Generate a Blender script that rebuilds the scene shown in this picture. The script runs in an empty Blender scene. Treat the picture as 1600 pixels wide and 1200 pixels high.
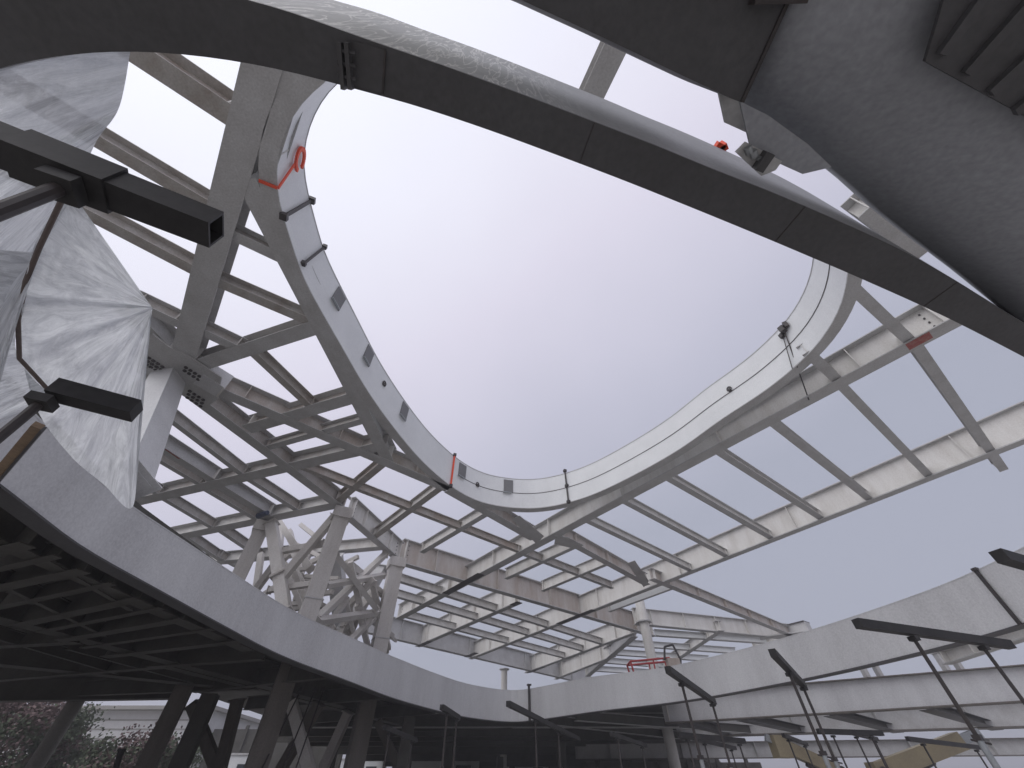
import bpy, math, random
from mathutils import Vector, noise
from mathutils.geometry import tessellate_polygon
random.seed(7)
scene = bpy.context.scene
C = scene.collection
# ------------------------------------------------------------------ camera, sky, sun, exposure
EYE = 1.6                       # eye height over the ground
FPX = 613.0                     # focal length in pixels of the 1600 px wide photograph
TH = math.radians(46.7)         # camera tilt above the horizon
cam = bpy.data.cameras.new("camera"); camo = bpy.data.objects.new("camera", cam); C.objects.link(camo)
cam.sensor_width = 36; cam.lens = FPX/1600*36; cam.clip_start = 0.05; cam.clip_end = 5000
camo.location = (0, 0, EYE); camo.rotation_euler = (math.pi/2+TH, 0, 0)
scene.camera = camo
scene.view_settings.view_transform = 'Standard'; scene.view_settings.look = 'None'
scene.view_settings.gamma = 1; scene.view_settings.exposure = 0.14
scene.render.engine = 'CYCLES'
w = bpy.data.worlds.new("World"); scene.world = w; w.use_nodes = True
nt = w.node_tree; nt.nodes.clear(); N = nt.nodes.new; L = nt.links.new
out = N('ShaderNodeOutputWorld'); bg = N('ShaderNodeBackground'); L(bg.outputs[0], out.inputs[0])
sky = N('ShaderNodeTexSky'); sky.sky_type = 'NISHITA'; sky.sun_disc = False
SUN_EL, SUN_AZ = math.radians(52), math.radians(232)      # azimuth clockwise from +Y
sky.sun_elevation = SUN_EL; sky.sun_rotation = SUN_AZ; sky.dust_density = 6; sky.air_density = 1
tc = N('ShaderNodeTexCoord')
dot = N('ShaderNodeVectorMath'); dot.operation = 'DOT_PRODUCT'; dot.inputs[1].default_value = (-0.47, -0.38, 0.82)
L(tc.outputs['Generated'], dot.inputs[0])
ns = N('ShaderNodeTexNoise'); ns.inputs['Scale'].default_value = 1.9; ns.inputs['Detail'].default_value = 3
L(tc.outputs['Generated'], ns.inputs['Vector'])
ad = N('ShaderNodeMath'); ad.operation = 'MULTIPLY_ADD'; ad.inputs[1].default_value = 0.20; L(ns.outputs[0], ad.inputs[0]); L(dot.outputs['Value'], ad.inputs[2])
rp = N('ShaderNodeValToRGB'); L(ad.outputs[0], rp.inputs[0])
e = rp.color_ramp.elements
e[0].position = 0.0; e[0].color = (0.40, 0.42, 0.51, 1)
e[1].position = 1.0; e[1].color = (0.92, 0.94, 1.05, 1)
for p_, c_ in ((0.30, (0.54, 0.54, 0.65, 1)), (0.60, (0.725, 0.70, 0.82, 1)), (0.85, (0.86, 0.86, 0.97, 1))):
    q = rp.color_ramp.elements.new(p_); q.color = c_
sc = N('ShaderNodeMixRGB'); sc.blend_type = 'MULTIPLY'; sc.inputs[0].default_value = 1; sc.inputs[2].default_value = (0.10, 0.10, 0.10, 1)
L(sky.outputs[0], sc.inputs[1])
mx = N('ShaderNodeMixRGB'); mx.inputs[0].default_value = 0.93; L(sc.outputs[0], mx.inputs[1]); L(rp.outputs[0], mx.inputs[2])
L(mx.outputs[0], bg.inputs[0]); bg.inputs[1].default_value = 1.0
sl = bpy.data.lights.new("sun", 'SUN'); sl.energy = 0.9; sl.angle = math.radians(70); sl.color = (1.0, 0.97, 0.93)
so = bpy.data.objects.new("sun", sl); C.objects.link(so)
d = Vector((math.sin(SUN_AZ)*math.cos(SUN_EL), math.cos(SUN_AZ)*math.cos(SUN_EL), math.sin(SUN_EL)))
so.rotation_euler = (-d).to_track_quat('-Z', 'Y').to_euler(); so.location = (0, 0, 60)

# ------------------------------------------------------------------ measuring helpers
HR = 9.0        # underside of the roof steel above the eye
HD = 2.6        # underside of the deck steel above the eye
def ray(px, py):
    x = px-800; u = 600-py
    return Vector((x, FPX*math.cos(TH)-u*math.sin(TH), FPX*math.sin(TH)+u*math.cos(TH)))
def P(px, py, z):                       # the surveyed point at height z over the eye
    r = ray(px, py); k = z/r.z
    return Vector((r.x*k, r.y*k, EYE+z))
def PY(px, py, Y):
    r = ray(px, py); k = Y/r.y
    return Vector((r.x*k, Y, EYE+r.z*k))
def PV(px, py, A, B):                   # on the upright plane through plan points A and B
    r = ray(px, py); n = Vector((-(B.y-A.y), B.x-A.x, 0))
    k = n.dot(Vector((A.x, A.y, 0)))/n.dot(Vector((r.x, r.y, 0)))
    return Vector((r.x*k, r.y*k, EYE+r.z*k))

# ------------------------------------------------------------------ materials
def mat(name, col, col2=None, rough=0.6, scale=1.5, amt=0.5, metal=0.0, bump=0.15, fine=25, streak=False, spec=0.4):
    m = bpy.data.materials.new(name); m.use_nodes = True
    t = m.node_tree; b = t.nodes['Principled BSDF']
    tcn = t.nodes.new('ShaderNodeTexCoord'); mp = t.nodes.new('ShaderNodeMapping')
    t.links.new(tcn.outputs['Object'], mp.inputs[0])
    if streak: mp.inputs['Scale'].default_value = (1, 1, 0.22)
    n1 = t.nodes.new('ShaderNodeTexNoise'); n1.inputs['Scale'].default_value = scale; n1.inputs['Detail'].default_value = 8; n1.inputs['Roughness'].default_value = 0.68
    t.links.new(mp.outputs[0], n1.inputs['Vector'])
    n2 = t.nodes.new('ShaderNodeTexNoise'); n2.inputs['Scale'].default_value = fine; n2.inputs['Detail'].default_value = 3
    t.links.new(tcn.outputs['Object'], n2.inputs['Vector'])
    r1 = t.nodes.new('ShaderNodeMapRange'); r1.inputs['From Min'].default_value = 0.38; r1.inputs['From Max'].default_value = 0.68; r1.inputs['To Max'].default_value = amt
    t.links.new(n1.outputs[0], r1.inputs[0])
    mx = t.nodes.new('ShaderNodeMixRGB'); mx.inputs[1].default_value = (*col, 1)
    c2 = col2 or tuple(c*0.55 for c in col); mx.inputs[2].default_value = (*c2, 1)
    t.links.new(r1.outputs[0], mx.inputs[0])
    ov = t.nodes.new('ShaderNodeMixRGB'); ov.blend_type = 'OVERLAY'; ov.inputs[0].default_value = 0.28
    t.links.new(mx.outputs[0], ov.inputs[1]); t.links.new(n2.outputs[0], ov.inputs[2])
    t.links.new(ov.outputs[0], b.inputs['Base Color'])
    b.inputs['Roughness'].default_value = rough; b.inputs['Metallic'].default_value = metal; b.inputs['Specular IOR Level'].default_value = spec
    bp = t.nodes.new('ShaderNodeBump'); bp.inputs['Strength'].default_value = bump; bp.inputs['Distance'].default_value = 0.01
    t.links.new(n2.outputs[0], bp.inputs['Height']); t.links.new(bp.outputs[0], b.inputs['Normal'])
    return m
M = dict(
    primer=mat('grey_primer', (0.50, 0.50, 0.50), (0.33, 0.32, 0.31), amt=0.6, scale=1.2),
    dirty=mat('dusty_primer', (0.44, 0.425, 0.405), (0.27, 0.225, 0.185), amt=0.75, scale=1.6, streak=True),
    brown=mat('rust_dusted_web', (0.50, 0.47, 0.44), (0.33, 0.255, 0.20), amt=0.8, scale=1.4, streak=True),
    pale=mat('pale_paint', (0.68, 0.67, 0.645), (0.45, 0.42, 0.38), amt=0.6, scale=1.6, streak=True),
    white=mat('white_paint', (0.74, 0.755, 0.76), (0.60, 0.615, 0.62), amt=0.5, scale=0.7, rough=0.45),
    fascia=mat('deck_fascia_paint', (0.60, 0.605, 0.615), (0.45, 0.45, 0.46), amt=0.8, scale=0.7, rough=0.5, streak=True),
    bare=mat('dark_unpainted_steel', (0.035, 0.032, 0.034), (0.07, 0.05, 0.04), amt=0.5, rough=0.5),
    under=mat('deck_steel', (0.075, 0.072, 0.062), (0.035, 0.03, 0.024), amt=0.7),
    lower=mat('shade_dimmed_lower_steel', (0.15, 0.135, 0.12), (0.07, 0.06, 0.05), amt=0.7, scale=1.5, streak=True),  # steel below the deck, with the shade there put into its colour
    plate=mat('grey_plate', (0.17, 0.17, 0.175), (0.11, 0.11, 0.11)),
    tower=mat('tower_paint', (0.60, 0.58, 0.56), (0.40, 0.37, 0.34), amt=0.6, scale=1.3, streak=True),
    black=mat('black_tube', (0.018, 0.017, 0.018), (0.05, 0.048, 0.046), amt=0.6, rough=0.6, spec=0.3),
    galv=mat('galvanised_tube', (0.35, 0.37, 0.38), (0.22, 0.23, 0.24), rough=0.4, metal=0.5),
    orange=mat('orange_webbing', (0.85, 0.09, 0.03), rough=0.6, amt=0.2),
    red=mat('red_paint', (0.42, 0.03, 0.03), (0.2, 0.02, 0.02), rough=0.5),
    redmark=mat('red_marking', (0.33, 0.05, 0.045), (0.36, 0.20, 0.17), rough=0.7, scale=8, amt=1.0),
    yellow=mat('yellow_machine_paint', (0.31, 0.26, 0.16), (0.17, 0.14, 0.10), rough=0.5),
    concrete=mat('concrete', (0.34, 0.33, 0.31), (0.22, 0.21, 0.2), rough=0.9, scale=0.4),
    ground=mat('site_ground', (0.40, 0.385, 0.36), (0.26, 0.25, 0.23), rough=0.95, scale=0.15),
    hem=mat('hem_tape', (0.13, 0.10, 0.09), rough=0.7),
    wood=mat('plywood', (0.24, 0.17, 0.11), (0.13, 0.09, 0.06), rough=0.8, scale=3),
    clad=mat('white_cladding', (0.60, 0.60, 0.60), (0.44, 0.43, 0.43), rough=0.6),
    window=mat('dark_window', (0.05, 0.06, 0.07), rough=0.15),
    leafg=mat('leaf_green', (0.10, 0.12, 0.08), (0.06, 0.075, 0.05), spec=0.08, rough=0.8),
    leafr=mat('leaf_reddish', (0.17, 0.125, 0.12), (0.10, 0.075, 0.07), spec=0.08, rough=0.8),
    bark=mat('bark', (0.10, 0.08, 0.06), rough=0.9),
    soffit=mat('overhead_steel', (0.30, 0.31, 0.335), (0.24, 0.245, 0.26), rough=0.5, scale=0.6, amt=0.5, bump=0.04),
    shadowsteel=mat('shade_toned_steel', (0.075, 0.074, 0.078), (0.045, 0.042, 0.042), rough=0.55),  # dark tone paints in the shade on the near undersides
)
def plastic():
    m = bpy.data.materials.new('clear_plastic_sheet'); m.use_nodes = True; t = m.node_tree; t.nodes.clear()
    o = t.nodes.new('ShaderNodeOutputMaterial')
    pr = t.nodes.new('ShaderNodeBsdfPrincipled'); pr.inputs['Roughness'].default_value = 0.28; pr.inputs['Specular IOR Level'].default_value = 0.7
    tl = t.nodes.new('ShaderNodeBsdfTranslucent'); tr = t.nodes.new('ShaderNodeBsdfTransparent')
    tr.inputs[0].default_value = (0.93, 0.95, 0.97, 1)
    tcn = t.nodes.new('ShaderNodeTexCoord')
    n = t.nodes.new('ShaderNodeTexNoise'); n.inputs['Scale'].default_value = 5; n.inputs['Detail'].default_value = 9; n.inputs['Roughness'].default_value = 0.72; n.inputs['Distortion'].default_value = 0.8
    mpp = t.nodes.new('ShaderNodeMapping'); mpp.inputs['Scale'].default_value = (0.7, 6.0, 1); t.links.new(tcn.outputs['UV'], mpp.inputs[0]); t.links.new(mpp.outputs[0], n.inputs['Vector'])
    r = t.nodes.new('ShaderNodeMapRange'); r.inputs['From Min'].default_value = 0.35; r.inputs['From Max'].default_value = 0.7
    r.inputs['To Min'].default_value = 0.10; r.inputs['To Max'].default_value = 0.02
    t.links.new(n.outputs[0], r.inputs[0])
    cr = t.nodes.new('ShaderNodeValToRGB'); t.links.new(n.outputs[0], cr.inputs[0])
    cr.color_ramp.elements[0].position = 0.3; cr.color_ramp.elements[0].color = (0.36, 0.37, 0.395, 1)
    cr.color_ramp.elements[1].position = 0.66; cr.color_ramp.elements[1].color = (0.85, 0.87, 0.89, 1)
    t.links.new(cr.outputs[0], pr.inputs['Base Color']); t.links.new(cr.outputs[0], tl.inputs[0])
    bp = t.nodes.new('ShaderNodeBump'); bp.inputs['Strength'].default_value = 0.6; bp.inputs['Distance'].default_value = 0.03
    t.links.new(n.outputs[0], bp.inputs['Height']); t.links.new(bp.outputs[0], pr.inputs['Normal']); t.links.new(bp.outputs[0], tl.inputs['Normal'])
    a = t.nodes.new('ShaderNodeMixShader'); a.inputs[0].default_value = 0.62; t.links.new(pr.outputs[0], a.inputs[1]); t.links.new(tl.outputs[0], a.inputs[2])
    b = t.nodes.new('ShaderNodeMixShader'); t.links.new(r.outputs[0], b.inputs[0]); t.links.new(a.outputs[0], b.inputs[1]); t.links.new(tr.outputs[0], b.inputs[2])
    t.links.new(b.outputs[0], o.inputs[0]); return m
M['plastic'] = plastic()
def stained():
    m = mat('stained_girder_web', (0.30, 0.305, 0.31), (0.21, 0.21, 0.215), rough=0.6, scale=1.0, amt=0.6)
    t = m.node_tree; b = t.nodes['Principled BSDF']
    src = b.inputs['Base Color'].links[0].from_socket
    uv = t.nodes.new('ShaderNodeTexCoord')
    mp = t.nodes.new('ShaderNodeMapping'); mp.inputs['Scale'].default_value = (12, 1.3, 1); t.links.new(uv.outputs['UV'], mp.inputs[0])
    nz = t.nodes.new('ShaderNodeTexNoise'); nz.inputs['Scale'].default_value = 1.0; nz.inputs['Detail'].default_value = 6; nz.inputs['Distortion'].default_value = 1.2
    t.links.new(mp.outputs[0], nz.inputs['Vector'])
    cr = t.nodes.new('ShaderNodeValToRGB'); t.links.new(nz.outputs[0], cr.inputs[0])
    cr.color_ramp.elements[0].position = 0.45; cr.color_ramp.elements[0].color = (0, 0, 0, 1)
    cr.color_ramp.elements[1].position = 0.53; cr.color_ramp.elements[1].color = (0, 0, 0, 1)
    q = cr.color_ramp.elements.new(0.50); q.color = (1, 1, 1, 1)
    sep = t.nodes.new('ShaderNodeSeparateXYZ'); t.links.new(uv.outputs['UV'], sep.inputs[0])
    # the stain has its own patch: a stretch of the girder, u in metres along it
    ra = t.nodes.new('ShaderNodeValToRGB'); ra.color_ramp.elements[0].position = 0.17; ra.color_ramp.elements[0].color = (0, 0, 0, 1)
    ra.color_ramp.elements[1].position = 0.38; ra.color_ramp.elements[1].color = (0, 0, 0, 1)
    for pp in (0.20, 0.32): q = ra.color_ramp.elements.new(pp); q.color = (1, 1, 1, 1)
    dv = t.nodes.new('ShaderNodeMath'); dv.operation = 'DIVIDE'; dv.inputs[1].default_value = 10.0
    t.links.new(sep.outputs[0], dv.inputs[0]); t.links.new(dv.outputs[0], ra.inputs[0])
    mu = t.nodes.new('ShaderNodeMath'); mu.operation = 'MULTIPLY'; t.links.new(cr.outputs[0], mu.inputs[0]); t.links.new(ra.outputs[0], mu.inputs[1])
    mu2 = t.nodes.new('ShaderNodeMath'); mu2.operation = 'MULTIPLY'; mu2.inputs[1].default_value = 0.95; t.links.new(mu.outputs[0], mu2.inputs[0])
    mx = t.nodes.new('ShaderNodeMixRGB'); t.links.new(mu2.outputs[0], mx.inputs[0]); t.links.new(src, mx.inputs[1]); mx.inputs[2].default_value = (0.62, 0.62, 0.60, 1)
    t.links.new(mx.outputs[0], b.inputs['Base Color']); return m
M['stained'] = stained()

# ------------------------------------------------------------------ mesh helpers
class MB:
    def __init__(s): s.v = []; s.f = []; s.uv = {}
    def add(s, vs, fs):
        o = len(s.v); s.v += [Vector(v) for v in vs]; s.f += [tuple(i+o for i in f) for f in fs]
    def hexa(s, q):      # 4 bottom, 4 top
        s.add(q, [(3, 2, 1, 0), (4, 5, 6, 7), (0, 1, 5, 4), (1, 2, 6, 5), (2, 3, 7, 6), (3, 0, 4, 7)])
    def bar(s, A, B, w_, h_, up=Vector((0, 0, 1)), off=0.0, rise=0.0, bev=0.0):
        """box along A-B; its cross-section is w_ wide and stands h_ up from the line (rise shifts it up)"""
        A = Vector(A); B = Vector(B); t = (B-A).normalized()
        side = t.cross(up)
        if side.length < 1e-4: side = t.cross(Vector((0, 1, 0)))
        side.normalize(); u = side.cross(t).normalized()
        a = side*(off-w_/2); b = side*(off+w_/2); lo = u*rise; hi = u*(rise+h_)
        s.hexa([A+a+lo, A+b+lo, B+b+lo, B+a+lo, A+a+hi, A+b+hi, B+b+hi, B+a+hi])
    def box(s, c, sx, sy, sz, rot=0):
        c = Vector(c); ca, sa = math.cos(rot), math.sin(rot); q = []
        for z in (0, sz):
            for x, y in ((-1, -1), (1, -1), (1, 1), (-1, 1)):
                X, Y = x*sx/2, y*sy/2; q.append(c+Vector((X*ca-Y*sa, X*sa+Y*ca, z)))
        s.hexa(q)
    def tube(s, A, B, r, n=12, r2=None):
        A = Vector(A); B = Vector(B); t = (B-A).normalized(); a = t.orthogonal().normalized(); b = t.cross(a); r2 = r if r2 is None else r2
        vs = []
        for p, rr in ((A, r), (B, r2)):
            for k in range(n):
                g = 2*math.pi*k/n; vs.append(p+a*math.cos(g)*rr+b*math.sin(g)*rr)
        fs = [(k, (k+1) % n, n+(k+1) % n, n+k) for k in range(n)]+[tuple(range(n))[::-1], tuple(range(n, 2*n))]
        s.add(vs, fs)
    def poly(s, pts, th):   # horizontal-ish plate, thickness upward
        n = len(pts); pts = [Vector(p) for p in pts]; up = Vector((0, 0, th))
        tris = tessellate_polygon([pts])
        vs = pts+[p+up for p in pts]
        fs = [tuple(t) for t in tris]+[tuple(i+n for i in t) for t in tris]+[(k, (k+1) % n, n+(k+1) % n, n+k) for k in range(n)]
        s.add(vs, fs)
    def sweep(s, pts, o0, o1, z0, z1, sgn=1):
        """rectangular section swept along a plan curve; o0/o1 sideways offsets, z0/z1 heights (numbers or lists)"""
        nr = normals(pts, sgn); n = len(pts); o = len(s.v)
        f = lambda z, i: z[i] if isinstance(z, (list, tuple)) else z
        for i, p in enumerate(pts):
            for oo, zz in ((o0, z0), (o1, z0), (o1, z1), (o0, z1)):
                s.v.append(Vector((p.x, p.y, p.z))+nr[i]*f(oo, i)+Vector((0, 0, f(zz, i))))
        for i in range(n-1):
            for k in range(4):
                a = o+i*4+k; b = o+i*4+(k+1) % 4; s.f.append((a, b, b+4, a+4))
        s.f.append((o, o+3, o+2, o+1)); e_ = o+(n-1)*4; s.f.append((e_, e_+1, e_+2, e_+3))
    def build(s, name, m, parent=None, smooth=False, origin=None):
        if parent is not None: org = parent_world(parent)
        elif origin is not None: org = Vector(origin)
        else:
            xs = [v.x for v in s.v]; ys = [v.y for v in s.v]; zs = [v.z for v in s.v]
            org = Vector(((min(xs)+max(xs))/2, (min(ys)+max(ys))/2, min(zs)))
        me = bpy.data.meshes.new(name); me.from_pydata([tuple(v-org) for v in s.v], [], s.f); me.update()
        import bmesh
        bm = bmesh.new(); bm.from_mesh(me); bmesh.ops.recalc_face_normals(bm, faces=bm.faces); bm.to_mesh(me); bm.free()
        if m: me.materials.append(M[m])
        if smooth:
            for p in me.polygons: p.use_smooth = True
        o = bpy.data.objects.new(name, me); C.objects.link(o)
        if parent is not None: o.parent = parent
        else: o.location = org
        WORLD[o.name] = org if parent is None else parent_world(parent)
        return o
WORLD = {}
def parent_world(o): return WORLD[o.name]
def normals(pts, sgn=1):
    out_ = []
    for i in range(len(pts)):
        a = pts[max(i-1, 0)]; b = pts[min(i+1, len(pts)-1)]; t = Vector((b.x-a.x, b.y-a.y, 0)).normalized()
        out_.append(Vector((t.y, -t.x, 0))*sgn)
    return out_
def tag(o, label, cat, group=None, kind=None):
    if label: o['label'] = label
    if cat: o['category'] = cat
    if group: o['group'] = group
    if kind: o['kind'] = kind
    return o
def thing(name, label, cat, loc, group=None):
    o = bpy.data.objects.new(name, None); C.objects.link(o); o.location = loc; o.empty_display_size = 0.2
    WORLD[o.name] = Vector(loc); return tag(o, label, cat, group)
def smooth_path(pts, n=80, it=2):
    """even resampling of a plan curve through the surveyed points, then light averaging"""
    cr = []
    for i in range(len(pts)-1):
        p0 = pts[max(i-1, 0)]; p1 = pts[i]; p2 = pts[i+1]; p3 = pts[min(i+2, len(pts)-1)]
        for k in range(10):
            t = k/10; cr.append(0.5*((2*p1)+(p2-p0)*t+(2*p0-5*p1+4*p2-p3)*t*t+(3*p1-p0-3*p2+p3)*t**3))
    cr.append(pts[-1]); d_ = [0]
    for i in range(1, len(cr)): d_.append(d_[-1]+(cr[i]-cr[i-1]).length)
    out_ = []; j = 0
    for k in range(n):
        s_ = d_[-1]*k/(n-1)
        while j < len(d_)-2 and d_[j+1] < s_: j += 1
        t = (s_-d_[j])/max(d_[j+1]-d_[j], 1e-9); out_.append(cr[j].lerp(cr[j+1], t))
    for _ in range(it):
        out_ = [out_[0]]+[(out_[i-1]+out_[i]*2+out_[i+1])/4 for i in range(1, n-1)]+[out_[-1]]
    return out_
def column(name, label, cat, A, B, wd, m, group=None, capm=None, parts=True):
    """square box column or brace from A to B with end plates"""
    t = thing(name, label, cat, A if A.z < B.z else B, group)
    b = MB(); b.bar(A, B, wd, wd, up=Vector((0, 1, 0.01)), rise=-wd/2); b.build('shaft', m, t)
    if parts:
        dr = (B-A).normalized()
        for q, sg in ((A, 1), (B, -1)):
            b = MB(); b.bar(q+dr*sg*0.01, q+dr*sg*0.05, wd*1.35, wd*1.35, up=Vector((0, 1, 0.01)), rise=-wd*1.35/2); b.build('end_plate', capm or m, t)
    return t
KZ = [0]
def ibeam(name, label, A, B, W, D, mf='primer', mw='primer', group=None, stiff=0, ends=True, zo=None, tf=None, cat='beam', bolts=False):
    """I-beam: two flanges, web, web stiffeners and end plates; A, B on the centre line of its underside"""
    KZ[0] += 1
    dz = Vector((0, 0, zo if zo is not None else 0.004*(KZ[0] % 13)))
    A = A+dz; B = B+dz; t = thing(name, label, cat, A, group); tf = tf or max(0.018, D*0.035); tw = tf*0.8
    b = MB(); b.bar(A, B, W, tf); b.build('bottom_flange', mf, t)
    b = MB(); b.bar(A, B, tw, D-2*tf, rise=tf); web_ = b.build('web', mw, t)
    b = MB(); b.bar(A, B, W*0.97, tf, rise=D-tf); b.build('top_flange', mf, t)
    dr = B-A; ln = dr.length; u = dr.normalized()
    for k in range(stiff):
        c = A+dr*((k+0.5)/stiff); b = MB(); b.bar(c-u*0.012, c+u*0.012, W*0.86, D-2*tf-0.006, rise=tf+0.003); b.build('stiffener', mw, t)
    if ends:
        for sg, q in ((1, A), (-1, B)):
            c = q+u*sg*(0.25 if W > 0.3 else 0.16); b = MB(); b.bar(c-u*0.015, c+u*0.015, W*0.9, D-2*tf-0.006, rise=tf+0.003); b.build('end_plate', 'pale' if mw != 'dirty' else mw, t)
    if bolts:
        side = u.cross(Vector((0, 0, 1))).normalized()
        if side.dot(A) > 0: side = -side
        for sg, q in ((1, A), (-1, B)):
            for r_ in range(4):
                p = q+u*sg*0.45+Vector((0, 0, D*(0.2+0.2*r_)))+side*tw*0.5
                b = MB(); b.tube(p, p+side*0.035, 0.028, 6); b.build('bolt', 'bare', web_)
    return t

# ------------------------------------------------------------------ ground
b = MB(); b.add([(-2500, -2500, 0), (2500, -2500, 0), (2500, 2500, 0), (-2500, 2500, 0)], [(0, 1, 2, 3)])
g = b.build('ground', 'ground', None); tag(g, None, None, kind='structure')

# ------------------------------------------------------------------ roof opening ring
ringpx = [(506,128),(466,162),(440,214),(430,256),(430,294),(438,330),(452,371),(467,420),(485,458),(532,540),(574,612),(618,673),(660,722),(700,757),(732,777),(766,789),(817,795),(854,793),(891,785),(935,770),(1002,737),(1066,700),(1127,656),(1195,612),(1246,571),(1279,538),(1306,498),(1322,457),(1326,425)]
rp_ = [P(x, y, HR) for x, y in ringpx]
ring = smooth_path(rp_, 110, 3)
HF = 1.5
def ring_near(px, py):
    q = P(px, py, HR); return min(range(len(ring)), key=lambda i: (ring[i]-q).length)
cen = Vector((1, 8, 0))
sg = 1 if normals(ring)[50].dot(ring[50]-cen) > 0 else -1
rt = thing('opening_ring_girder', 'curved white ring girder around the leaf shaped roof opening', 'ring girder', ring[55])
b = MB(); b.sweep(ring, 0, 0.03, 0.031, HF, sg); b.build('fascia_plate', 'white', rt, smooth=False)
b = MB(); b.sweep(ring, -0.012, 0.34, 0, 0.03, sg); b.build('bottom_flange', 'primer', rt)
b = MB(); b.sweep(ring, -0.012, 0.34, HF+0.001, HF+0.03, sg); b.build('top_flange', 'primer', rt)
i0 = ring_near(720, 770); seam = ring[i0:]
b = MB(); b.sweep(seam, -0.014, -0.001, HF*0.50, HF*0.50+0.022, sg); b.build('seam_strip', 'bare', rt)
for i in range(4, len(ring)-2, 6):
    n_ = normals(ring, sg)[i]; c = ring[i]+n_*0.035
    b = MB(); b.bar(c, c+n_*0.29, 0.02, HF-0.06, rise=0.035); b.build('stiffener', 'primer', rt)
# the near side of the ring, straight, over the deck girder
near = smooth_path([P(x, y, HR) for x, y in [(1326,425),(1318,398),(1290,385),(1230,362),(1100,305),(900,218),(700,138),(600,104),(540,100),(506,128)]], 60, 2)
rn = thing('near_ring_girder', 'straight near side of the ring girder, mostly hidden over the dark diagonal girder', 'ring girder', near[30])
sn = 1 if normals(near)[30].dot(near[30]-cen) > 0 else -1
b = MB(); b.sweep(near, 0, 0.03, 0.031, HF*0.8, sn); b.build('fascia_plate', 'white', rn)
b = MB(); b.sweep(near, -0.01, 0.3, 0.004, 0.03, sn); b.build('bottom_flange', 'primer', rn)

def on_ring(px, py, zf, out_=-0.02):
    i = ring_near(px, py); n_ = normals(ring, sg)[i]; t_ = Vector((n_.y, -n_.x, 0))
    return ring[i]+n_*out_+Vector((0, 0, HF*zf)), n_, t_, i
# temporary plates bolted on the fascia
for k, (x, y, lab) in enumerate([(500,500,'dark cover plate on the white ring, uppermost of the left side'),(556,590,'dark cover plate halfway down the left arm of the white ring'),(622,678,'dark cover plate on the ring between the left arm and the red strap'),(712,768,'dark cover plate on the ring just right of the red strap'),(794,795,'dark cover plate at the lowest bend of the white ring')]):
    c, n_, t_, i = on_ring(x, y, 0.50)
    o = thing('cover_plate', lab, 'plate', c, 'cover plates on the ring fascia')
    b = MB(); b.bar(c-t_*0.22, c+t_*0.22, 0.03, HF*0.44, off=0); b.build('plate', 'plate', o)
    b = MB(); b.bar(c-t_*0.26-n_*0.05, c+t_*0.14-n_*0.05, 0.08, 0.03, rise=-0.05); b.build('ledge', 'galv', o)
def strap(name, label, px, py, m, wd, z0=-0.05, z1=1.03, cat='strap', knobs=True, lean=0.0):
    c, n_, t_, i = on_ring(px, py, 0)
    o = thing(name, label, cat, c)
    a = c+Vector((0, 0, HF*z0))-n_*0.02; e_ = c+Vector((0, 0, HF*z1))-n_*0.02+t_*lean
    b = MB(); b.bar(a, e_, wd, 0.05, up=-n_, rise=-0.02); b.build('band', m, o)
    if knobs:
        for q in (a.lerp(e_, 0.03), e_):
            b = MB(); b.box(q-Vector((0, 0, 0.05)), wd*2.2, wd*2.2, 0.12, 0.4); b.build('clamp', 'bare', o)
    return o
strap('clamp_bar', 'upper black clamp bar strapped across the left arm of the ring', 443, 340, 'bare', 0.07, lean=0.18, cat='clamp')
strap('clamp_bar', 'lower black clamp bar across the left arm, above the cover plates', 470, 425, 'bare', 0.05, z0=0.1, lean=0.18, cat='clamp')
strap('tie_strap', 'thin red strap tied around the ring near its lower bend', 702, 758, 'orange', 0.06)
strap('splice_clamp', 'slim dark splice clamp standing on the ring right of its lowest bend', 891, 785, 'bare', 0.06, z0=-0.02, z1=1.08, cat='clamp')
for x, y, zf, lab in ((745,781,0.46,'small black lifting eye on the seam between two cover plates'),(1150,640,0.52,'small black lifting eye on the right arm of the ring'),(590,636,0.62,'small dark lug on the left arm between two cover plates'),(893,785,0.5,'small black lug beside the slim splice clamp')):
    c, n_, t_, i = on_ring(x, y, zf, -0.03)
    o = thing('lifting_eye', lab, 'lifting eye', c)
    b = MB(); b.box(c, 0.14, 0.10, 0.08, 0.6); b.build('base_plate', 'bare', o)
    b = MB()
    for k in range(8):
        g0 = math.pi*k/8; g1 = math.pi*(k+1)/8
        b.tube(c+t_*0.08*math.cos(g0)+Vector((0, 0, .07+.12*math.sin(g0))), c+t_*0.08*math.cos(g1)+Vector((0, 0, .07+.12*math.sin(g1))), 0.022, 6)
    b.build('loop', 'bare', o)
# orange ratchet strap coil
c, n_, t_, i = on_ring(430, 262, 0.72, -0.05)
o = thing('orange_strap', 'bright orange strap coiled on the upper left of the ring', 'strap', c)
b = MB()
for k in range(26):
    g0 = 0.5+5.2*k/26; g1 = 0.5+5.2*(k+1)/26; R = 0.24
    p0 = c+t_*R*math.cos(g0)+Vector((0, 0, R*math.sin(g0))); p1 = c+t_*R*math.cos(g1)+Vector((0, 0, R*math.sin(g1)))
    b.bar(p0, p1, 0.09, 0.05, up=-n_)
b.build('coil', 'orange', o)
c2 = on_ring(430, 300, -0.02, -0.03)[0]
b = MB(); b.bar(c+Vector((0, 0, -0.2)), c2, 0.06, 0.03, up=-n_); b.build('tail', 'orange', o)
b = MB(); b.bar(c2, c2+n_*0.36, 0.07, 0.02, rise=-0.025); b.build('loose_end', 'orange', o)
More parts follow.
